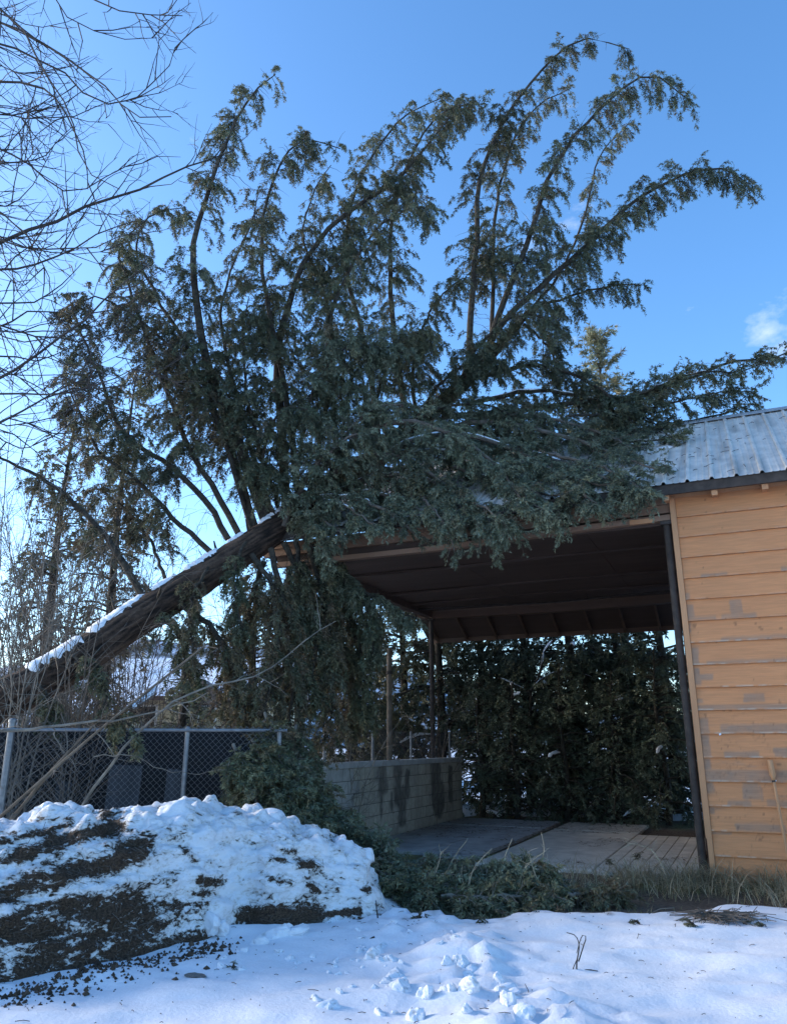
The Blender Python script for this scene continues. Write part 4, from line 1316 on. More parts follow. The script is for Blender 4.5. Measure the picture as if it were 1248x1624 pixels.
# evergreens left of the carport, behind the trunk
for (px, Yd, hgt, ll, w, lab, sn, z0) in (
        (150, 19.0, 11.5, 2.0, W_BR, 'tall thin brownish conifer standing behind the trunk at left', 2, .18),
        (50, 17.0, 9.5, 1.7, W_OL, 'olive conifer at the left edge behind the fence', 2, .12),
        (395, 18.0, 6.2, 1.5, W_BR, 'brown tinged conifer behind the fallen trunk near the roof corner', 0, .15),
        (555, 19.5, 6.8, 1.7, W_OL, 'conifer behind the fence seen under the roof corner', 2, .1),
        (285, 21.0, 5.0, 1.2, W_GR, 'short conifer beside the beige house', 1, .1),
        (470, 21.5, 6.5, 1.7, W_GR, 'conifer behind the hanging curtains of needles', 0, .1)):
    b = at(px, 1200, Yd)
    conifer_tree(lab, (b[0], Yd, 0), hgt, .15, 95, ll, z0=z0, weights=w, snow_n=sn, dens=10 if px < 200 else 14, sec=5, group='conifers behind the fence', sec_droop=2.0)
# sunlit pine beyond the roof
b = at(952, 600, 24.0)
pine = conifer_tree('young pine with long yellow green needles rising beyond the roof ridge', (b[0], 24.0, 0), at(952, 535, 24.0)[2], .18, 120, 2.6, z0=.5, droop=-1.0, weights=(.6, .2, 3, .3, .6),
                    nlen=.20, nwid=.042, ndens=70, shoot=.34, dens=9, sec=2.6, rise=.5, tintv=1.35, group=None, name='pine_tree', sec_droop=-1.2, flatten=.6)

# ------------------------------------------------------------------ bare trees and brush
def bare_system(root, origin, guides, r0, levels, mat_, name='branches', sides=4, wig=.14, up=.0):
    """guides: list of 3d polylines; levels: list of (count per metre, length, spread, forward, droop, radius)"""
    g = Geo()
    N0 = 16
    P = np.stack([smooth_path(p, N0) for p in guides])
    P[:, 1:-1] += RNG.normal(size=(len(P), N0 - 2, 3)) * .012
    R = np.array(r0)[:, None] * np.linspace(1, .22, N0)[None]
    V, Q = tubes(P, R, 6); g.add(V, Q)
    cur = P
    for (dn, ln, sp, fw, dr, r) in levels:
        seg = np.linalg.norm(np.diff(cur, axis=1), axis=2).sum()
        cnt = int(seg * dn)
        S, L, _ = spawn(cur, cnt, ln, sp, fw, dr, 8, t0=.1, flat=.9, wiggle=wig, taper=.35)
        sub = [0, 2, 4, 5, 7] if r > .004 else [0, 3, 5, 7]
        V, Q = tubes(S[:, sub], (np.linspace(1, .3, 8)[None] * r * (.6 + .6 * (L / ln))[:, None])[:, sub], 3)
        g.add(V, Q)
        cur = S
    return g.build(name, mat_, root, origin)

# tree whose limbs reach in from the upper left
tb = np.array((-6.2, 7.4, 0.0))
tree = thing('bare_tree', 'bare deciduous tree whose thin dark limbs reach in from the left edge', 'tree', tuple(tb))
g = Geo(); tube_geo(g, [tb - tb, np.array((.15, .0, 2.0)), np.array((.05, .1, 4.2)), np.array((.3, .2, 6.5)), np.array((.2, .3, 9.0))], np.array((.20, .16, .14, .10, .05)), 12, 20)
g.build('trunk', M['branch_bark'], tree, smooth=True)
gd, gr = [], []
def G(px, Y0, Y1, r):
    P_ = path(px, Y0, Y1)
    z_ = min(max(P_[0][2] - .5, 2.0), 8.9)
    q_ = np.array((np.interp(z_, [0, 2, 4.2, 6.5, 9], [0, .15, .05, .3, .2]) + tb[0], np.interp(z_, [0, 2, 4.2, 6.5, 9], [0, 0, .1, .2, .3]) + tb[1], z_))
    gd.append(np.vstack([q_, P_[1:]])); gr.append(r)
G([(-330, 480), (-120, 440), (0, 385), (110, 340), (215, 302), (300, 262), (372, 238)], 7.4, 8.2, .032)
G([(-330, 760), (-150, 680), (0, 600), (110, 525), (190, 455), (235, 420)], 7.4, 7.2, .028)
G([(-330, 420), (-100, 410), (10, 430), (90, 410), (160, 370), (215, 350)], 7.4, 6.8, .022)
G([(-300, 60), (-150, 20), (-20, 30), (70, 70), (160, 130), (215, 180), (272, 185)], 7.2, 6.6, .022)
G([(-300, 120), (-120, 60), (0, 70), (90, 110), (150, 160), (200, 160), (262, 120), (278, 75)], 7.2, 7.6, .020)
G([(-260, -60), (-100, -80), (40, -60), (130, -10), (200, 20), (290, 25)], 7.0, 6.8, .022)
G([(-260, 200), (-120, 150), (0, 130), (80, 150), (130, 230), (140, 300)], 7.2, 6.6, .022)
G([(-260, 260), (-100, 220), (10, 240), (100, 300), (150, 290), (230, 250)], 7.2, 7.5, .018)
G([(-300, 320), (-120, 290), (-10, 330), (60, 400), (80, 470)], 7.3, 6.7, .018)
G([(-260, -20), (-100, -30), (10, 20), (60, 90), (120, 200), (130, 260), (190, 300)], 7.0, 6.4, .020)
G([(-200, -120), (-60, -110), (60, -40), (110, 30), (190, 60), (250, 60)], 7.0, 7.4, .018)
G([(-330, 560), (-150, 540), (0, 520), (60, 490), (110, 520), (150, 600)], 7.4, 7.8, .018)
G([(-330, 640), (-120, 700), (0, 670), (100, 620), (200, 610), (300, 560)], 7.4, 8.0, .018)
for k in range(24):
    y0 = RNG.uniform(-160, 640)
    x1, y1 = RNG.uniform(60, 230), y0 + RNG.uniform(-80, 160)
    ym = (y0 + y1) / 2 + RNG.uniform(20, 90)
    G([(-330, y0 + RNG.uniform(-60, 120)), (-140, y0 + 10), (0, ym), (x1 * .55, (ym + y1) / 2 + 20), (x1, y1)], 7.3, RNG.uniform(6.3, 8.6), RNG.uniform(.012, .02))
bare_system(tree, tb, gd, gr, [(3.0, 1.0, .75, .8, -.15, .0085), (3.0, .50, .8, .75, -.2, .0048), (1.6, .2, .8, .7, -.1, .003)], M['dark_twig'], 'limbs')

# thicket of thin brush between fence and conifers
def shrub(label, px, py, Yd, h, n, spread, mat_, seedr, lv, group='bare brush behind the fence', name='bare_shrub'):
    b = at(px, py, Yd); b[2] = 0
    root = thing(name, label, 'shrub', tuple(b), 0, group)
    guides, rs = [], []
    for k in range(n):
        a = RNG.random() * 2 * math.pi
        s = spread * (.3 + .7 * RNG.random())
        hh = h * (.65 + .45 * RNG.random())
        guides.append(np.array([b + (.12 * math.cos(a), .12 * math.sin(a), -.05), b + (s * .25 * math.cos(a), s * .25 * math.sin(a), hh * .4), b + (s * .6 * math.cos(a + .2), s * .6 * math.sin(a + .2), hh * .75), b + (s * math.cos(a + .3), s * math.sin(a + .3), hh)]))
        rs.append(seedr * (.6 + .6 * RNG.random()))
    bare_system(root, b, guides, rs, lv, mat_, 'stems')
    return root
LV = [(4.0, 1.0, .75, .8, .0, .006), (2.8, .5, .85, .7, .0, .0036)]
shrub('tall grey brown brush behind the fence at the left edge', 25, 1200, 12.5, 4.6, 12, 1.6, M['twig'], .018, LV)
shrub('tangled brown brush between fence and house', 130, 1200, 13.8, 4.2, 12, 1.6, M['twig'], .016, LV)
shrub('fine twiggy brush left of the brown tinged conifer', 255, 1200, 14.6, 4.4, 10, 1.5, M['twig'], .015, LV)
shrub('tall slender brush behind the tall thin conifer', 80, 1200, 16.5, 8.5, 18, 2.6, M['twig'], .02, LV)
shrub('dense fine brush right of the tall thin conifer', 200, 1200, 15.5, 7.0, 16, 2.2, M['twig'], .016, LV)
shrub('brown brush filling the gap left of the tall thin conifer', 100, 1200, 14.8, 6.0, 16, 2.0, M['twig'], .016, LV)
shrub('tall fine brush at the left edge above the trunk', -20, 1200, 14.5, 8.5, 14, 2.4, M['twig'], .018, LV)
shrub('slender brush showing through the gap below the limbs', 380, 1200, 16.0, 6.0, 10, 1.6, M['twig'], .016, LV)
shrub('tan brush arching over the block wall', 560, 1200, 13.6, 2.3, 12, 1.3, M['grey_twig'], .009, [(3.0, .6, .75, .8, .2, .0045), (2.2, .3, .85, .7, .1, .003)])
shrub('reddish brush in front of the rear carport post', 690, 1200, 17.8, 2.4, 12, 1.4, M['twig'], .010, [(3.0, .6, .75, .8, .2, .005), (2.2, .3, .85, .7, .1, .003)])

shrub('grey brush growing up in front of the snowy trunk at the left edge', 15, 1290, 10.3, 4.8, 9, 1.3, M['grey_twig'], .012, LV, 'bare brush around the trunk')
shrub('thin grey brush in front of the trunk beside the cut poles', 110, 1290, 10.5, 4.2, 7, 1.2, M['twig'], .011, LV, 'bare brush around the trunk')
shrub('spindly brush rising behind the trunk towards the crown', 60, 1200, 13.0, 6.4, 10, 1.8, M['twig'], .015, LV, 'bare brush around the trunk')
# pale limbs of brush hanging in front of the fence and the conifer
cut = thing('bare_branch', 'long pale grey bare branch sweeping right below the trunk', 'branch', tuple(at(250, 1250, 9.5) * np.array((1, 1, 0))))
co = np.array(cut.location)
bare_system(cut, co, [path([(130, 1280), (230, 1150), (330, 1090), (420, 1065), (480, 1020), (533, 985)], 9.4, 9.9)], [.020],
            [(2.6, .6, .8, .7, .1, .006), (2.5, .3, .8, .7, .0, .0035)], M['grey_twig'], 'stem')
cut = thing('bare_branch', 'thick pale branch lying along the fence top rail', 'branch', tuple(at(20, 1250, 9.4) * np.array((1, 1, 0))))
co = np.array(cut.location)
bare_system(cut, co, [path([(-60, 1165), (40, 1158), (120, 1148), (200, 1138), (270, 1122), (330, 1098)], 9.35, 9.5)], [.024],
            [(2.0, .55, .8, .7, .2, .006), (2.0, .3, .8, .7, .1, .0035)], M['grey_twig'], 'stem')
for (a, b_, lab, r) in (((-10, 1305), (330, 1020), 'upper of two cut poles leaning on the fence', .019), ((5, 1318), (150, 1150), 'lower mossy cut pole leaning on the fence', .022)):
    P = path([a, ((a[0] + b_[0]) / 2, (a[1] + b_[1]) / 2 - 6), b_], 9.25, 9.75)
    p0 = P[0].copy(); p0[2] = 0
    st = thing('cut_pole', lab, 'pole', tuple(p0), 0, 'cut poles leaning on the fence')
    g = Geo(); tube_geo(g, P - p0, np.array((r, r * .85, r * .6)), 10, 16)
    s_ = g.build('stem', M['old_wood'], st, smooth=True)
    bare_system(st, p0, [P[[0, 1, 2]] + np.array((0, .001, 0))], [r * .3], [(1.2, .7, .8, .6, .1, .006), (2.0, .3, .8, .7, .0, .0035)], M['grey_twig'], 'side_twigs')
cut = thing('bare_branch', 'thin drooping twig hanging in front of the chain link', 'branch', tuple(at(160, 1250, 9.3) * np.array((1, 1, 0))))
co = np.array(cut.location)
bare_system(cut, co, [path([(80, 1152), (95, 1180), (110, 1205), (130, 1212), (150, 1200)], 9.4), path([(150, 1150), (175, 1190), (200, 1208), (237, 1205)], 9.4), path([(150, 1200), (215, 1200), (260, 1222), (310, 1228), (360, 1220)], 9.4)],
            [.007, .007, .008], [(1.5, .25, .8, .7, .2, .0035)], M['grey_twig'], 'stem')

# ------------------------------------------------------------------ house beyond the fence
hx = at(235, 1130, 31.0)[0]
house = thing('beige_house', 'beige single storey house with snow covered roof behind the fallen trunk', 'house', (hx, 31.0, 0))
def snowy_gable(parent, x0, x1, y0, y1, zw, zr, wallm, ov=.5):
    g = Geo(); g.box(x0, x1, y0, y1, 0, zw)
    w = g.build('wall', wallm, parent)
    yc = (y0 + y1) / 2
    g = Geo()
    for s, ye in ((0, y0 - ov), (1, y1 + ov)):
        ze = zw - .02
        g.hexa([(x0 - ov, ye, ze), (x1 + ov, ye, ze), (x1 + ov, yc + (.001 if s else 0), zr), (x0 - ov, yc + (.001 if s else 0), zr), (x0 - ov, ye, ze + .18), (x1 + ov, ye, ze + .18), (x1 + ov, yc + (.001 if s else 0), zr + .18), (x0 - ov, yc + (.001 if s else 0), zr + .18)])
    r = g.build('roof', M['brown_wall'], parent)
    n = 40
    xs = np.linspace(x0 - ov, x1 + ov, n)
    for ye in (y0 - ov - .06, y1 + ov + .06):
        g = Geo()
        tt = np.linspace(0, 1, 12)
        Xg, Tg = np.meshgrid(xs, tt)
        Yg = ye + (yc - ye) * Tg
        Zg = zw - .02 + (zr - zw + .02) * Tg + .26 + .05 * vnoise(np.stack([Xg.ravel() * 1.2, Yg.ravel() * 1.2, Xg.ravel() * 0], 1), 4).reshape(Xg.shape) - .12 * np.exp(-Tg * 14)
        i = np.arange(n * 12).reshape(12, n)
        F = np.stack([i[:-1, :-1], i[:-1, 1:], i[1:, 1:], i[1:, :-1]], -1).reshape(-1, 4)
        link('snow', make_mesh('snow', np.stack([Xg.ravel(), Yg.ravel(), Zg.ravel()], 1), [F], None, True), M['snow_cap'], r)
    return w
def house_window(parent, x, y, z, w, h):
    g = Geo(); g.box(x - .08, x + w + .08, y - .04, y + .02, z - .08, z + h + .08)
    f = g.build('window', mat('window_trim', (.7, .7, .68), .6), parent)
    g = Geo(); g.box(x, x + w / 2 - .03, y - .055, y - .042, z, z + h); g.build('pane', M['glass'], f)
    g = Geo(); g.box(x + w / 2 + .03, x + w, y - .055, y - .042, z, z + h); g.build('pane', M['glass'], f)
snowy_gable(house, -1.6, 5.0, 0, 7, 3.25, 5.0, M['house_wall'])
house_window(house, -.6, 0, 2.0, .9, 1.0)
house_window(house, 1.4, 0, 1.9, 1.2, 1.1)
g = Geo(); g.box(3.3, 4.2, -.05, .01, .1, 2.1); d_ = g.build('door', M['brown_wall'], house)
g = Geo(); g.box(3.36, 3.42, -.10, -.05, 1.0, 1.1); g.build('handle', M['galvanised'], d_)
# small gabled porch
g = Geo()
g.add([(.9, -1.4, 3.05), (3.6, -1.4, 3.05), (2.25, -1.4, 4.0), (.9, .02, 3.05), (3.6, .02, 3.05), (2.25, .02, 4.0)], [(0, 1, 2), (3, 5, 4)])
g.add([(.9, -1.4, 3.05), (3.6, -1.4, 3.05), (2.25, -1.4, 4.0), (.9, .02, 3.05), (3.6, .02, 3.05), (2.25, .02, 4.0)], [(0, 3, 4, 1), (1, 4, 5, 2), (0, 2, 5, 3)])
g.build('porch_gable', M['brown_wall'], house)
shed = thing('open_shed', 'small shed with white snowy roof left of the beige house', 'shed', (at(135, 1130, 27.0)[0], 27.0, 0))
g = Geo(); g.box(-.8, 1.2, 1.2, 2.8, 0, 2.5); g.build('wall', M['house_wall'], shed)
for x in (-.9, 1.1):
    g = Geo(); g.box(x, x + .12, -.1, .02, 0, 2.45); g.build('post', M['brown_wall'], shed)
g = Geo(); g.hexa([(-1.2, -.3, 2.45), (1.5, -.3, 2.45), (1.5, 3.0, 3.4), (-1.2, 3.0, 3.4), (-1.2, -.3, 2.55), (1.5, -.3, 2.55), (1.5, 3.0, 3.5), (-1.2, 3.0, 3.5)])
r_ = g.build('roof', M['brown_wall'], shed)
g = Geo(); g.hexa([(-1.25, -.33, 2.56), (1.55, -.33, 2.56), (1.55, 3.0, 3.51), (-1.25, 3.0, 3.51), (-1.22, -.28, 2.78), (1.5, -.28, 2.76), (1.52, 2.95, 3.72), (-1.2, 2.95, 3.74)])
bevel(g.build('snow', M['snow_cap'], r_), .06, 3)

# ------------------------------------------------------------------ the plowed snow bank
bank_o = np.array((-2.0, 7.6, 0))
bank = thing('snow_bank', 'plowed bank of dirty snow layered with brown soil in the left foreground', 'snow bank', tuple(bank_o))
kx = [-7.5, -5.0, -3.4, -2.8, -2.35, -1.94, -1.52, -1.27, -1.02, -.77, -.58, -.42, -.27, -.10, .2]
kH = [.95, 1.0, .97, 1.03, .97, 1.08, 1.02, .99, .88, .76, .68, .58, .40, .12, 0]
kf = [4.0, 4.7, 5.2, 5.55, 5.95, 6.45, 6.95, 7.25, 7.38, 7.5, 7.58, 7.65, 7.72, 7.8, 7.9]
kw = [2.0, 1.9, 1.75, 1.55, 1.35, 1.15, .95, .75, .62, .55, .50, .48, .45, .40, .4]
nx, ny = 340, 190
xs = np.linspace(-5.5, .45, nx)
# rows follow the surface, so that the steep face gets as many as the top
ss = np.linspace(0, 1, 2000)
pp = 1 - (1 - ss) ** 2.3
arc = np.r_[0, np.cumsum(np.hypot(np.diff(ss), 1.15 * np.diff(pp)))]
s_rows = np.r_[[-.08], np.interp(np.linspace(0, arc[-1], 125), arc, ss), np.linspace(1.012, 4.2, ny - 126)]
Xg, Sg = np.meshgrid(xs, s_rows)
X, s = Xg.ravel(), Sg.ravel()
wf = np.interp(X, kx, kw)
f0 = np.interp(X, kx, kf) + .16 * fbm(np.stack([X * 1.7, X * 0, X * 0], 1), 3, 102) + .20 * np.exp(-((X + 1.30) / .16) ** 2)
Y = f0 + np.where(s <= 1, s * wf, wf + (s - 1) * .75)
P2 = np.stack([X, Y, X * 0], 1)
H = np.interp(X + .07 * fbm(P2 * 2.1, 3, 101), kx, kH)
prof = 1 - (1 - np.clip(s, 0, 1)) ** 2.3
backp = sstep(f0 + wf + 1.75, f0 + wf + .45, Y)
Z = H * prof * backp
amp = np.clip(Z / .4, 0, 1)
Z = Z + amp * .10 * fbm(P2 * np.array((2.2, 3.0, 1)), 3, 103)
Vb = np.stack([X, Y, Z], 1)
def grid_normals(V):
    G_ = V.reshape(ny, nx, 3)
    n_ = np.cross(np.gradient(G_, axis=1), np.gradient(G_, axis=0))
    return nrm(n_).reshape(-1, 3)
NV = grid_normals(Vb)
def clods(V, cell, keep, seed):
    """height of ball-like lumps packed in cells of 3d space"""
    G_ = np.floor(V / cell).astype(np.int64)
    best = np.zeros(len(V))
    for dx in (-1, 0, 1):
        for dy in (-1, 0, 1):
            for dz in (-1, 0, 1):
                c = G_ + np.array((dx, dy, dz))
                j = [_hash(c[:, 0], c[:, 1], c[:, 2], seed + k) for k in range(5)]
                p = (c + np.stack(j[:3], 1)) * cell
                r_ = cell * (.35 + .4 * j[3])
                d2 = (((V - p) / r_[:, None]) ** 2).sum(1)
                b = np.where((d2 < 1) & (j[4] < keep), np.sqrt(np.maximum(0, 1 - d2)) * (.5 + .6 * j[3]), 0)
                best = np.maximum(best, b)
    return best
wob = np.stack([fbm(Vb * 5, 2, k) for k in (1, 2, 3)], 1) * .05
lump = .085 * clods(Vb + wob, .34, .4, 201) + .045 * clods(Vb + wob, .17, .4, 231) + .020 * clods(Vb + wob, .08, .4, 261)
tops = .55 + .45 * sstep(.5, .95, s)
seam = np.sin((Vb[:, 2] + .16 * X + .10 * fbm(Vb * 1.8, 3, 131)) * 34)
Vb = Vb + NV * (amp * (lump * tops + .075 * fbm(Vb * np.array((2.6, 2.6, 4.5)), 5, 112, .6) - .05 * (1 - 2 * np.abs(fbm(Vb * 4, 3, 116))) + .016 * seam * sstep(1.1, .9, s) + .030 * fbm(Vb * 9, 3, 117, .6) + .014 * fbm(Vb * 24, 2, 113)))[:, None]
Vb[:, 2] -= .02
Z = Vb[:, 2]
px, py = project(Vb)
strokes = [  # soil seams: pixel polyline, half width, strength
    ([(0, 1365), (60, 1345), (120, 1328), (185, 1312)], 11, 1.0), ([(0, 1425), (60, 1400), (130, 1380), (200, 1360), (225, 1345)], 20, 1.1), ([(0, 1335), (60, 1322), (110, 1310)], 7, .9),
    ([(0, 1465), (60, 1440), (130, 1425), (220, 1412)], 14, .75), ([(40, 1480), (140, 1470), (240, 1445)], 20, .62), ([(0, 1530), (90, 1510), (190, 1480), (240, 1460)], 46, .95), ([(0, 1490), (100, 1470), (210, 1450)], 30, 1.0),
    ([(0, 1575), (90, 1555), (170, 1535), (260, 1520), (360, 1495)], 24, 1.35), ([(0, 1600), (80, 1590)], 30, 1.2),
    ([(395, 1450), (440, 1455), (500, 1450)], 17, 1.4), ([(500, 1452), (570, 1445)], 5, 1.1), ([(480, 1488), (540, 1476), (600, 1466)], 11, 1.3),
    ([(320, 1395), (350, 1400)], 8, .9), ([(310, 1415), (340, 1420)], 6, .8), ([(445, 1350), (470, 1350)], 6, .8), ([(480, 1368), (505, 1375)], 8, .8), ([(430, 1360), (450, 1365)], 5, .7),
    ([(490, 1405), (500, 1410)], 5, .8), ([(555, 1425), (570, 1425)], 5, .8), ([(575, 1412), (585, 1410)], 4, .7), ([(430, 1395), (450, 1400)], 5, .6), ([(170, 1290), (185, 1292)], 9, 1.2),
    ([(60, 1300), (110, 1298)], 6, .7), ([(290, 1345), (310, 1365)], 5, .7), ([(160, 1455), (230, 1440)], 10, .7), ([(250, 1480), (320, 1478)], 5, .6), ([(350, 1470), (362, 1480)], 5, .7)]
dm = np.zeros(len(X))
for pts, hw, st in strokes:
    pts = np.array(pts, float)
    dmin = np.full(len(X), 1e9)
    for a, b_ in zip(pts[:-1], pts[1:]):
        ab = b_ - a
        t = np.clip(((px - a[0]) * ab[0] + (py - a[1]) * ab[1]) / (ab @ ab), 0, 1)
        dmin = np.minimum(dmin, np.hypot(px - a[0] - t * ab[0], py - a[1] - t * ab[1]))
    dm = np.maximum(dm, st * np.exp(-(dmin / (hw * 1.15)) ** 2))
off = sstep(-10, -120, px)
dm = np.maximum(dm, off * .6)
nz1 = fbm(Vb * np.array((4, 4, 10)), 4, 121, .65)
mask = sstep(.4, .6, dm + .5 * nz1)
ct = np.stack([np.clip(dm, 0, 1.5) / 1.5, amp, .5 + .5 * nz1], 1)
mb = mat('bank_snow', SNOW, .7, spec=.2)
n_, l_ = mb.node_tree.nodes, mb.node_tree.links
bs = n_['Principled BSDF']
def node(kind, **kw):
    x = n_.new(kind)
    for k_, v_ in kw.items(): setattr(x, k_, v_)
    return x
def mth(op, a, b_):
    x = node('ShaderNodeMath', operation=op)
    for k_, v_ in enumerate((a, b_)):
        if isinstance(v_, (int, float)): x.inputs[k_].default_value = v_
        else: l_.new(v_, x.inputs[k_])
    return x.outputs[0]
def nse(scale, stretch, detail, rough, dist=0.):
    tc_ = node('ShaderNodeTexCoord'); mp_ = node('ShaderNodeMapping')
    mp_.inputs['Scale'].default_value = stretch
    mp_.inputs['Rotation'].default_value = (0, rad(14), 0)
    l_.new(tc_.outputs['Object'], mp_.inputs['Vector'])
    t_ = node('ShaderNodeTexNoise')
    t_.inputs['Scale'].default_value = scale; t_.inputs['Detail'].default_value = detail; t_.inputs['Roughness'].default_value = rough; t_.inputs['Distortion'].default_value = dist
    l_.new(mp_.outputs['Vector'], t_.inputs['Vector'])
    return t_.outputs['Fac']
def rmp(v, a, b_):
    x = node('ShaderNodeMapRange', interpolation_type='SMOOTHSTEP')
    x.inputs['From Min'].default_value = a; x.inputs['From Max'].default_value = b_
    l_.new(v, x.inputs['Value'])
    return x.outputs['Result']
at_ = node('ShaderNodeAttribute'); at_.attribute_name = 'tint'
sp_ = node('ShaderNodeSeparateColor'); l_.new(at_.outputs['Color'], sp_.inputs['Color'])
dmv = mth('MULTIPLY', sp_.outputs[0], 1.30)
nA, nB, nC = nse(3.2, (1, 1, 2.4), 12, .72, .4), nse(16, (1, 1, 2.0), 8, .75, .6), nse(60, (1, 1, 1.4), 6, .7)
soilv = mth('ADD', mth('ADD', dmv, mth('MULTIPLY', mth('SUBTRACT', nA, .5), 3.4)), mth('MULTIPLY', mth('SUBTRACT', nB, .5), 3.0))
msk_ = rmp(soilv, .44, .60)
crumb = mth('MULTIPLY', rmp(mth('ADD', mth('ADD', nB, mth('MULTIPLY', nC, .8)), mth('MULTIPLY', dmv, .22)), 1.16, 1.24), sp_.outputs[1])
msk2 = mth('MAXIMUM', msk_, mth('MULTIPLY', crumb, .9))
dust = mth('MAXIMUM', mth('MULTIPLY', rmp(soilv, -.15, .55), .62), mth('MULTIPLY', rmp(nA, .42, .72), .22))
def cmix(f, a, b_):
    x = node('ShaderNodeMixRGB'); l_.new(f, x.inputs['Fac'])
    for k_, v_ in ((1, a), (2, b_)):
        if isinstance(v_, tuple): x.inputs[k_].default_value = (*v_, 1)
        else: l_.new(v_, x.inputs[k_])
    return x.outputs['Color']
sc_ = cmix(dust, (.79, .805, .835), (.44, .39, .31))
dc_ = cmix(rmp(nC, .35, .7), (.030, .019, .013), (.150, .098, .064))
dc2 = cmix(rmp(nB, .55, .7), dc_, (.060, .042, .020))
l_.new(cmix(msk2, sc_, dc2), bs.inputs['Base Color'])
hgt_ = mth('ADD', mth('MULTIPLY', msk2, mth('MULTIPLY', nC, .9)), mth('ADD', mth('MULTIPLY', nB, .6), mth('MULTIPLY', nC, .35)))
bp_ = node('ShaderNodeBump'); bp_.inputs['Strength'].default_value = .85; bp_.inputs['Distance'].default_value = .03
l_.new(hgt_, bp_.inputs['Height']); l_.new(bp_.outputs['Normal'], bs.inputs['Normal'])
i = np.arange(nx * ny).reshape(ny, nx)
F = np.stack([i[:-1, :-1], i[:-1, 1:], i[1:, 1:], i[1:, :-1]], -1).reshape(-1, 4)
link('drift', make_mesh('drift', Vb - bank_o, [F], ct, True), mb, bank)
# angular chunks of snow: on the crest as parts of the bank, loose ones as things
def chunk_mesh(seed, flat=.75, rough=.3):
    r = np.random.default_rng(seed)
    bmv = []
    n1, n2 = 14, 20
    th = np.linspace(.02, math.pi - .02, n1)
    ph = np.linspace(0, 2 * math.pi, n2, endpoint=False)
    T, Pp = np.meshgrid(th, ph, indexing='ij')
    D = np.stack([np.sin(T) * np.cos(Pp), np.sin(T) * np.sin(Pp), np.cos(T)], -1).reshape(-1, 3)
    # cut by random planes for a broken look
    R_ = np.ones(len(D))
    for _ in range(13):
        nv = nrm(r.normal(size=3)); dd = r.uniform(.45, .92)
        c = D @ nv
        R_ = np.where(c > 1e-3, np.minimum(R_, dd / np.maximum(c, 1e-3)), R_)
    V = D * R_[:, None] * (1 + .16 * fbm(D * 2.6 + seed, 3, seed) + .09 * fbm(D * 6 + seed, 3, seed))[:, None]
    V[:, 2] *= flat
    V[:, 0] *= r.uniform(.8, 1.3)
    i = np.arange(n1 * n2).reshape(n1, n2)
    F = np.stack([i[:-1], np.roll(i[:-1], -1, 1), np.roll(i[1:], -1, 1), i[1:]], -1).reshape(-1, 4)
    nn = fbm(V * 5 + seed, 3, 3)
    c = SNOW[None] * np.ones((len(V), 1))
    dk = sstep(.35, .6, nn + .1)[:, None] * .5
    c = c * (1 - dk) + np.array((.20, .16, .12)) * dk
    return make_mesh('chunk', V, [F], c, False)
chunks = [chunk_mesh(300 + k) for k in range(8)]
for m_ in chunks: m_.materials.append(M['snow'])
rs = np.random.default_rng(9)
crest = [(70, 1285, .17), (110, 1292, .12), (150, 1290, .14), (205, 1290, .16), (250, 1298, .13), (305, 1284, .22), (335, 1280, .2), (385, 1296, .2), (425, 1300, .22), (455, 1318, .14), (500, 1330, .15), (540, 1336, .14), (580, 1352, .13),
         (40, 1300, .12), (20, 1310, .13), (225, 1345, .16), (270, 1350, .14), (310, 1370, .17), (290, 1320, .15), (340, 1330, .16), (375, 1335, .13), (345, 1470, .13), (330, 1450, .15), (180, 1335, .12), (240, 1320, .15), (400, 1330, .13)]
for k, (ax, ay, sz) in enumerate(crest):
    Yc = 7.4 + 1.0 * min(1, ax / 330) - (.5 if ay > 1320 and ax < 420 else 0) - (.75 if ay > 1440 else 0)
    p = at(ax, ay, Yc)
    o = link('snow_chunk', chunks[k % 8], None, bank)
    o.location = tuple(p - bank_o - np.array((0, 0, sz * .25)))
    o.scale = (sz, sz * .9, sz)
    o.rotation_euler = (rs.uniform(-.4, .4), rs.uniform(-.4, .4), rs.uniform(0, 6))
def loose_chunk(ax, ay, sz, lab, k, group):
    x, y = (ax - CX) / FPX, -(ay - CY) / FPX
    h, v = CP - y * SP, SP + y * CP
    t = (CAMH - .06) / -v
    X_, Y_ = x * t, h * t
    z = ground_z(X_, Y_)
    o = bpy.data.objects.new('snow_clod', chunks[k % 8])
    COL.objects.link(o)
    o.location = (X_, Y_, z - sz * .05)
    sz *= 1.15
    o.scale = (sz * rs.uniform(.8, 1.3), sz, sz * rs.uniform(.7, 1.2))
    o.rotation_euler = (rs.uniform(-.5, .5), rs.uniform(-.5, .5), rs.uniform(0, 6))
    tag(o, lab, 'snow clod', group)
loose_chunk(440, 1490, .13, 'large rounded snow clod fallen below the black soil seam', 1, 'fallen snow clods')
loose_chunk(475, 1488, .10, 'snow clod just right of the large rounded one below the seam', 2, 'fallen snow clods')
loose_chunk(412, 1500, .08, 'snow clod just left of the large rounded one below the seam', 3, 'fallen snow clods')
loose_chunk(460, 1520, .05, 'flat snow clod in front of the large rounded one', 4, 'fallen snow clods')
loose_chunk(725, 1515, .055, 'single pale snow clod standing alone right of the bank', 5, 'fallen snow clods')
loose_chunk(795, 1582, .085, 'large snow clod at the top of the heap in the bottom foreground', 6, 'fallen snow clods')
small = 'small snow clod scattered over the foreground snow'
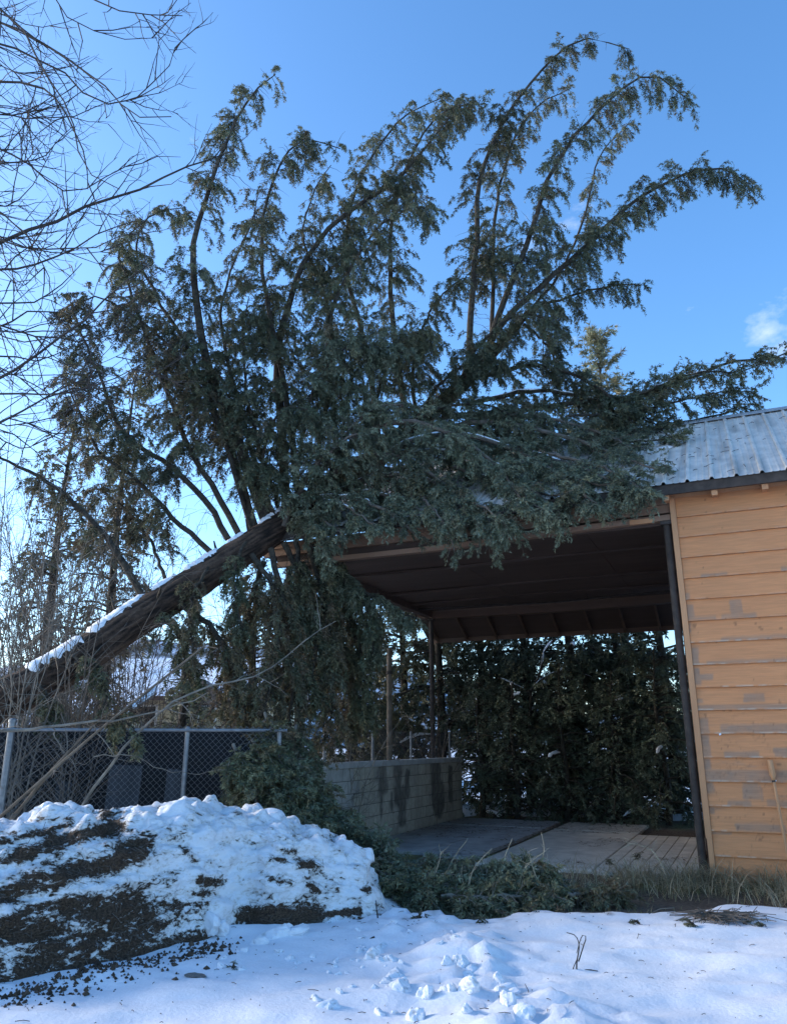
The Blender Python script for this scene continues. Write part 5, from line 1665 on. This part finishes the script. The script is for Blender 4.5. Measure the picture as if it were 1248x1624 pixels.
for k in range(78):
    u = rs.random()
    if k < 36:
        ax, ay = 560 + 300 * u + rs.normal() * 40, 1640 - 130 * rs.random()
        ay = 1500 + 120 * rs.random() ** .7 + .12 * (ax - 600)
        sz = rs.uniform(.025, .075)
    elif k < 60:
        ax, ay = 600 + rs.normal() * 45, 1480 + abs(rs.normal()) * 50
        sz = rs.uniform(.015, .045)
    else:
        ax, ay = 250 + 330 * u, 1505 + 45 * rs.random()
        sz = rs.uniform(.012, .04)
    loose_chunk(ax, min(ay, 1640), sz, small, k, 'small snow clods')

# ------------------------------------------------------------------ small things on the ground
def gp(ax, ay, z=.05):
    x, y = (ax - CX) / FPX, -(ay - CY) / FPX
    h, v = CP - y * SP, SP + y * CP
    t = (CAMH - z) / -v
    return np.array((x * t, h * t, 0.0))
def gpz(ax, ay):
    p = gp(ax, ay)
    p[2] = ground_z(p[0], p[1])
    return p

def blades(name, pts, h, w, lean, cols, mat_, segs=4):
    """grass blades at pts (n,3)"""
    n = len(pts)
    hh = h * (.4 + .9 * RNG.random(n))
    az = RNG.random(n) * 2 * math.pi
    d = np.stack([np.cos(az), np.sin(az), 0 * az], 1)
    bend = lean * (.3 + 1.0 * RNG.random(n))
    t = np.linspace(0, 1, segs)
    P = pts[:, None, :] + d[:, None, :] * (bend * hh)[:, None, None] * (t ** 1.8)[None, :, None] + UPV * hh[:, None, None] * (t - .35 * (bend[:, None] * t[None] ** 2))[..., None]
    sd = np.stack([-d[:, 1], d[:, 0], 0 * az], 1)[:, None, :] * (w * (1 - .85 * t))[None, :, None]
    V = np.stack([P - sd, P + sd], 2).reshape(-1, 3)
    i = np.arange(n * segs * 2).reshape(n, segs, 2)
    F = np.stack([i[:, :-1, 0], i[:, :-1, 1], i[:, 1:, 1], i[:, 1:, 0]], -1).reshape(-1, 4)
    pal = np.array(cols)
    a = RNG.dirichlet(np.ones(len(pal)) * .7, n) @ pal * (.7 + .6 * RNG.random((n, 1)))
    C = np.repeat(a, segs * 2, 0)
    o = link(name, make_mesh(name, V, [F], C), mat_)
    return o
TAN, STRAW, GRN = (.42, .32, .19), (.58, .47, .31), (.13, .14, .055)
def strip_pts(n, x0, x1, y0, y1, dens=None):
    lx, ly = RNG.uniform(x0, x1, n), RNG.uniform(y0, y1, n)
    P = CORNER[None] + AX[None] * lx[:, None] + DX[None] * ly[:, None]
    if dens is not None:
        k = RNG.random(n) < dens(lx, ly)
        P = P[k]
    P[:, 2] = 0.0
    return P
def clumpy(P):
    k = vnoise(P * np.array((4.5, 4.5, 1)), 78) + .5 * vnoise(P * np.array((11, 11, 1)), 79)
    return P[RNG.random(len(P)) < np.clip(.45 + .9 * k, .05, 1)]
tag(blades('dry_grass', clumpy(np.vstack([strip_pts(4200, -.5, 5, -.6, -.05), strip_pts(1600, -1.1, .35, -.8, .1), strip_pts(2600, -.9, 5, -1.4, -.3), strip_pts(900, -2.6, -.8, -1.9, -.2)])), 0.38, .0045, 1.8, [TAN, STRAW, GRN, (.22, .18, .12)], M['dry_grass']), 'matted dry grass along the foot of the tan siding', 'grass', kind='stuff')
grass_pts = strip_pts(9000, -5, 4.5, -3.6, .5, lambda x, y: .5 + .6 * vnoise(np.stack([x * 2, y * 2, x * 0], 1), 77))
grass_pts = grass_pts[bare_depth(grass_pts[:, 0], grass_pts[:, 1]) > .02]
tag(blades('short_grass', grass_pts, .085, .003, .9, [(.20, .22, .07), (.24, .20, .09), (.34, .27, .16), (.15, .16, .055)], M['dry_grass']),
    'short mossy grass on the bare strip before the slab', 'grass', kind='stuff')
# brown needle litter on the floor
n = 5200
lx, ly = RNG.uniform(-5.4, -.1, n), RNG.uniform(.3, 7.6, n)
nz = fbm(np.stack([lx * 1.1, ly * 1.1, lx * 0], 1), 3, 88)
keep = (nz + np.where(ly > 4.6, .55, 0) + np.where(np.abs(lx + 3.13) < .1, .8, 0) + np.where((np.abs(ly - 2.93) < .12) & (lx < -3), .6, 0) + np.where(lx < -5.2, .4, 0) > .30)
lx, ly = lx[keep], ly[keep]
n = len(lx)
P = CORNER[None] + AX[None] * lx[:, None] + DX[None] * ly[:, None]
P[:, 2] = .038
az = RNG.random(n) * 6.28
dd = np.stack([np.cos(az), np.sin(az), .15 * RNG.random(n)], 1) * RNG.uniform(.03, .11, n)[:, None]
wd = np.stack([-np.sin(az), np.cos(az), 0 * az], 1) * RNG.uniform(.006, .018, n)[:, None]
V = np.stack([P - wd, P + wd, P + dd], 1).reshape(-1, 3)
C = np.repeat(np.array((.085, .050, .030))[None] * (.5 + RNG.random((n, 1))), 3, 0)
tag(link('needle_litter', make_mesh('needle_litter', V, [np.arange(len(V)).reshape(-1, 3)], C), M['soil']), 'brown needles and leaf litter strewn over the concrete floor', 'litter', kind='stuff')

# loose sprigs dropped on snow and floor
sprigs = [(1022, 1470, .11, 'small dark sprig upright in the snow below the grass strip'), (1107, 1482, .10, 'small green sprig lying alone on the snow left of the leaf clump'), (1215, 1478, .09, 'green sprig in the snow near the right edge'),
          (1190, 1474, .05, 'tiny green tuft just left of the sprig at the right edge'), (662, 1472, .13, 'green sprig at the left end of the ragged snow edge'), (720, 1462, .16, 'green sprig half buried at the snow edge'),
          (800, 1462, .15, 'green sprig hanging over the snow edge in the middle'), (760, 1470, .10, 'small sprig on the snow below the green heap'), (880, 1455, .13, 'short sprig at the snow edge under the thin bough'),
          (840, 1452, .14, 'sprig at the snow edge left of the moss'), (690, 1450, .15, 'sprig lying on the snow right of the bank'), (370, 1542, .05, 'tiny sprig on the snow right of the flat stone'),
          (960, 1368, .16, 'loose green spray lying on the pale slab'), (1040, 1300, .22, 'green spray at the back right of the slab'), (1010, 1360, .12, 'small spray beside the plank joints')]
for (ax, ay, ln, lab) in sprigs:
    p = gpz(ax, ay)
    if ay < 1400: p[2] = .03
    st = thing('conifer_sprig', lab, 'sprig', tuple(p), 0, 'loose sprigs')
    a = RNG.random() * 6.28
    d = np.array((math.cos(a), math.sin(a), .35))
    Pp = np.array([p + (0, 0, .0), p + d * ln * .5 + (0, 0, .02), p + d * ln])
    conifer_branch(st, p, Pp, .004, .002, sec_n=9, sec_len=ln * .7, droop=.5, dens=60, shoot=.05, nlen=.028, nwid=.008, ndens=220, weights=W_OL, samples=6, t0=.05, name='stem', tintv=.8)

# sticks and weeds in the snow
def stick(name, label, paths, r, m='dark_twig', levels=None, group=None, cat='twig'):
    p0 = paths[0][0].copy(); p0[2] = 0
    st = thing(name, label, cat, tuple(p0), 0, group)
    for k, P in enumerate(paths):
        g = Geo()
        tube_geo(g, P - p0, np.array((r, r * .8, r * .45)) * (1 if k == 0 else .8), 6, 14)
        g.build('stem', M[m], st, smooth=True)
    if levels:
        bare_system(st, p0, [P if len(P) > 2 else np.array([P[0], (P[0] + P[1]) / 2, P[1]]) for P in paths], [r * .5] * len(paths), levels, M[m], 'side_twigs')
b = gpz(918, 1545); Yw = b[1]
stick('curled_weed', 'curled bare weed stem standing alone in the snow', [path([(916, 1556), (914, 1530), (918, 1500), (912, 1484), (898, 1479)], Yw), path([(917, 1525), (925, 1500), (929, 1486), (922, 1485), (914, 1512)], Yw),
      path([(916, 1550), (922, 1542), (940, 1543), (948, 1549)], Yw), path([(918, 1540), (934, 1538), (948, 1540)], Yw), path([(916, 1552), (908, 1540), (915, 1520)], Yw)], .006, cat='weed')
Yw = gp(565, 1500)[1]
stick('dark_stick', 'dark forked stick lying on the snow at the foot of the bank', [path([(535, 1504), (560, 1498), (580, 1494), (594, 1486)], Yw), path([(575, 1496), (574, 1507), (571, 1516)], Yw)], .022, cat='stick')
Yw = gp(600, 1475)[1]
stick('thin_stick', 'thin stick standing against the right end of the bank', [path([(605, 1478), (600, 1460), (597, 1440), (596, 1428)], Yw)], .009, cat='stick')
for (pts, lab) in (([(830, 1590), (838, 1575), (832, 1560)], 'short twig poking out of the clods at the bottom'), ([(1226, 1604), (1240, 1597), (1250, 1596)], 'short twig at the bottom right corner of the snow'), ([(1070, 1482), (1070, 1472), (1071, 1464)], 'single thin stem in the snow right of centre'),
                   ([(1003, 1497), (1010, 1488), (1012, 1480)], 'fine pale stem in the snow left of the sprig'), ([(430, 1560), (440, 1558), (455, 1560)], 'short twig flat on the snow below the bank'), ([(576, 1592), (582, 1584), (588, 1577)], 'bent twig left of the heap of clods')):
    Yw = gp(*pts[0])[1]
    stick('small_twig', lab, [path(pts, Yw)], .004, group='small twigs in the snow')
stick('bent_branch', 'pale bare branch arching up from the end of the green heap', [path([(850, 1450), (880, 1435), (900, 1425), (912, 1410)], 8.9), path([(845, 1425), (865, 1390), (893, 1372), (905, 1360)], 9.0), path([(870, 1440), (895, 1438), (912, 1447)], 8.9)], .009, 'grey_twig', [(2.5, .3, .8, .7, .1, .004)], cat='branch')
stick('weed_stalks', 'pale dry weed stalks rising from the green heap', [path([(790, 1400), (800, 1360), (812, 1330)], 9.1), path([(850, 1400), (862, 1350), (858, 1320)], 9.1), path([(700, 1400), (720, 1360), (742, 1330)], 9.2), path([(1060, 1400), (1035, 1350), (990, 1335)], 9.8), path([(740, 1430), (750, 1380), (780, 1345)], 8.8), path([(660, 1430), (690, 1385), (700, 1350)], 8.8), path([(880, 1430), (850, 1390), (838, 1350)], 8.8), path([(820, 1430), (830, 1380), (870, 1345)], 8.8)], .007, 'straw', [(5, .25, .7, .8, .2, .0035), (3, .12, .7, .8, .2, .003)], cat='weed')
# heap of dead leaves and stems on the snow
p = gpz(1150, 1468)
lp = thing('leaf_clump', 'flat clump of brown dead stems on the snow by the siding', 'clump', tuple(p))
g = Geo()
n = 150
c0 = np.concatenate([RNG.normal(size=(n, 2)) * np.array((.16, .09)), .02 + .03 * RNG.random((n, 1))], 1)
dd = RNG.normal(size=(n, 3)) * np.array((.11, .09, .025))
Pp = np.stack([c0 - dd, c0 + dd * .1 + np.array((0, 0, .02)), c0 + dd], 1)
V, Q = tubes(Pp, np.full((n, 3), .0035), 3)
g.add(V, Q)
g.build('stems', M['twig'], lp)
# flat stone
p = gpz(306, 1558)
g = Geo()
rk = chunk_mesh(777, .35)
rk.materials.append(M['rock'])
o = bpy.data.objects.new('stone', rk); COL.objects.link(o)
o.location = tuple(p + np.array((0, 0, .01))); o.scale = (.075, .055, .05)
tag(o, 'flat grey stone lying on the snow below the bank', 'stone')
# soil crumbs broken off the foot of the bank
g = Geo()
D8 = np.array([(1, 0, 0), (-1, 0, 0), (0, 1, 0), (0, -1, 0), (0, 0, 1), (0, 0, -1)], float)
F8 = np.array([(0, 2, 4), (2, 1, 4), (1, 3, 4), (3, 0, 4), (2, 0, 5), (1, 2, 5), (3, 1, 5), (0, 3, 5)])
for k in range(700):
    u = rs.random()
    ax, ay = 370 * u + rs.normal() * 10, 1588 - 95 * u + abs(rs.normal()) * 16 - 4
    p = gpz(ax, ay)
    sz = rs.uniform(.004, .018) * (1 if rs.random() < .85 else 1.8)
    g.add(p + D8 * sz * rs.uniform(.5, 1.2, (6, 1)) + np.array((0, 0, sz * .2)), F8, np.array((.075, .050, .034)) * rs.uniform(.5, 1.6))
tag(g.build('soil_crumbs', M['soil']), 'dark soil crumbs along the muddy foot of the snow bank', 'soil', kind='stuff')
# roots and grass hanging out of the soil seams of the bank
n = 900
sel = np.where((mask > .7) & (px > -20) & (px < 620) & (py < 1600))[0]
sel = RNG.choice(sel, n)
c0 = Vb[sel] + NV[sel] * .005
dd = RNG.normal(size=(n, 3)) * np.array((.045, .02, .03)) + NV[sel] * .015
Pp = np.stack([c0 - dd * .2, c0 + dd * .5, c0 + dd + np.array((0, 0, -.012))], 1) - bank_o
V, Q = tubes(Pp, np.full((n, 3), .0022), 3)
rt = Geo().add(V, Q).build('roots', M['twig'], bank)
rt['kind'] = 'stuff'
# twigs and needles on the metal roof, a rest of snow
n = 420
lx = RNG.uniform(-4.5, 4.6, n); ly = RNG.uniform(-.25, 2.9, n)
k = RNG.random(n) < np.clip(1.05 - .22 * (lx + .5), .12, 1)
lx, ly = lx[k], ly[k]; n = len(lx)
c0 = CORNER[None] + AX[None] * lx[:, None] + DX[None] * ly[:, None]
c0[:, 2] = EAVE_Z + KF * (ly - EAVE_Y) + .066
a = RNG.random(n) * 6.28
ln = RNG.uniform(.015, .07, n)
dx_, dy_ = np.cos(a) * ln, np.sin(a) * ln
dd = AX[None] * dx_[:, None] + DX[None] * dy_[:, None]; dd[:, 2] = KF * dy_
Pp = np.stack([c0 - dd, c0 + dd * .1 + np.array((0, 0, .006)), c0 + dd], 1)
V, Q = tubes(Pp, np.full((n, 3), .0045), 3)
tag(Geo().add(V, Q).build('roof_litter', M['dark_twig']), 'scattered twig and needle litter on the metal roof', 'litter', kind='stuff')
for (ax, ay, Yd, sx, lab) in ((1050, 712, 11.6, .14, 'melting patch of snow on the metal roof beside the foliage'), (1035, 690, 11.9, .09, 'smaller snow remnant on the roof above the melting patch')):
    p = at(ax, ay, Yd)
    lx, ly = to_local(p[0], p[1])
    zr = EAVE_Z + KF * (ly - EAVE_Y) + .05
    o = bpy.data.objects.new('snow_patch', chunks[2]); COL.objects.link(o)
    o.location = (p[0], p[1], zr); o.scale = (sx, sx * .8, .03); o.rotation_euler = (math.atan(KF), 0, -BAZ)
    tag(o, lab, 'snow patch')

# dark needle specks and bits of twig dropped over the snow
n = 420
ax = RNG.uniform(-40, 1290, n); ay = np.where(RNG.random(n) < .55, 1440 + np.abs(RNG.normal(size=n)) * 40, RNG.uniform(1470, 1660, n))
Pp = np.array([gpz(a_, b_) for a_, b_ in zip(ax, ay)]) + np.array((0, 0, .004))
keep = snow_height(Pp[:, 0], Pp[:, 1]) > 0
az = RNG.random(n) * 6.28
dd = np.stack([np.cos(az), np.sin(az), 0 * az], 1) * (.004 + .035 * RNG.random(n) ** 3)[:, None]
Pq = np.stack([Pp - dd, Pp + np.array((0, 0, .004)), Pp + dd], 1)
V, Q = tubes(Pq, np.full((n, 3), .0022), 3)
tag(Geo().add(V, Q).build('needle_specks', M['dark_twig']), 'dark needle specks and twig bits strewn over the foreground snow', 'litter', kind='stuff')
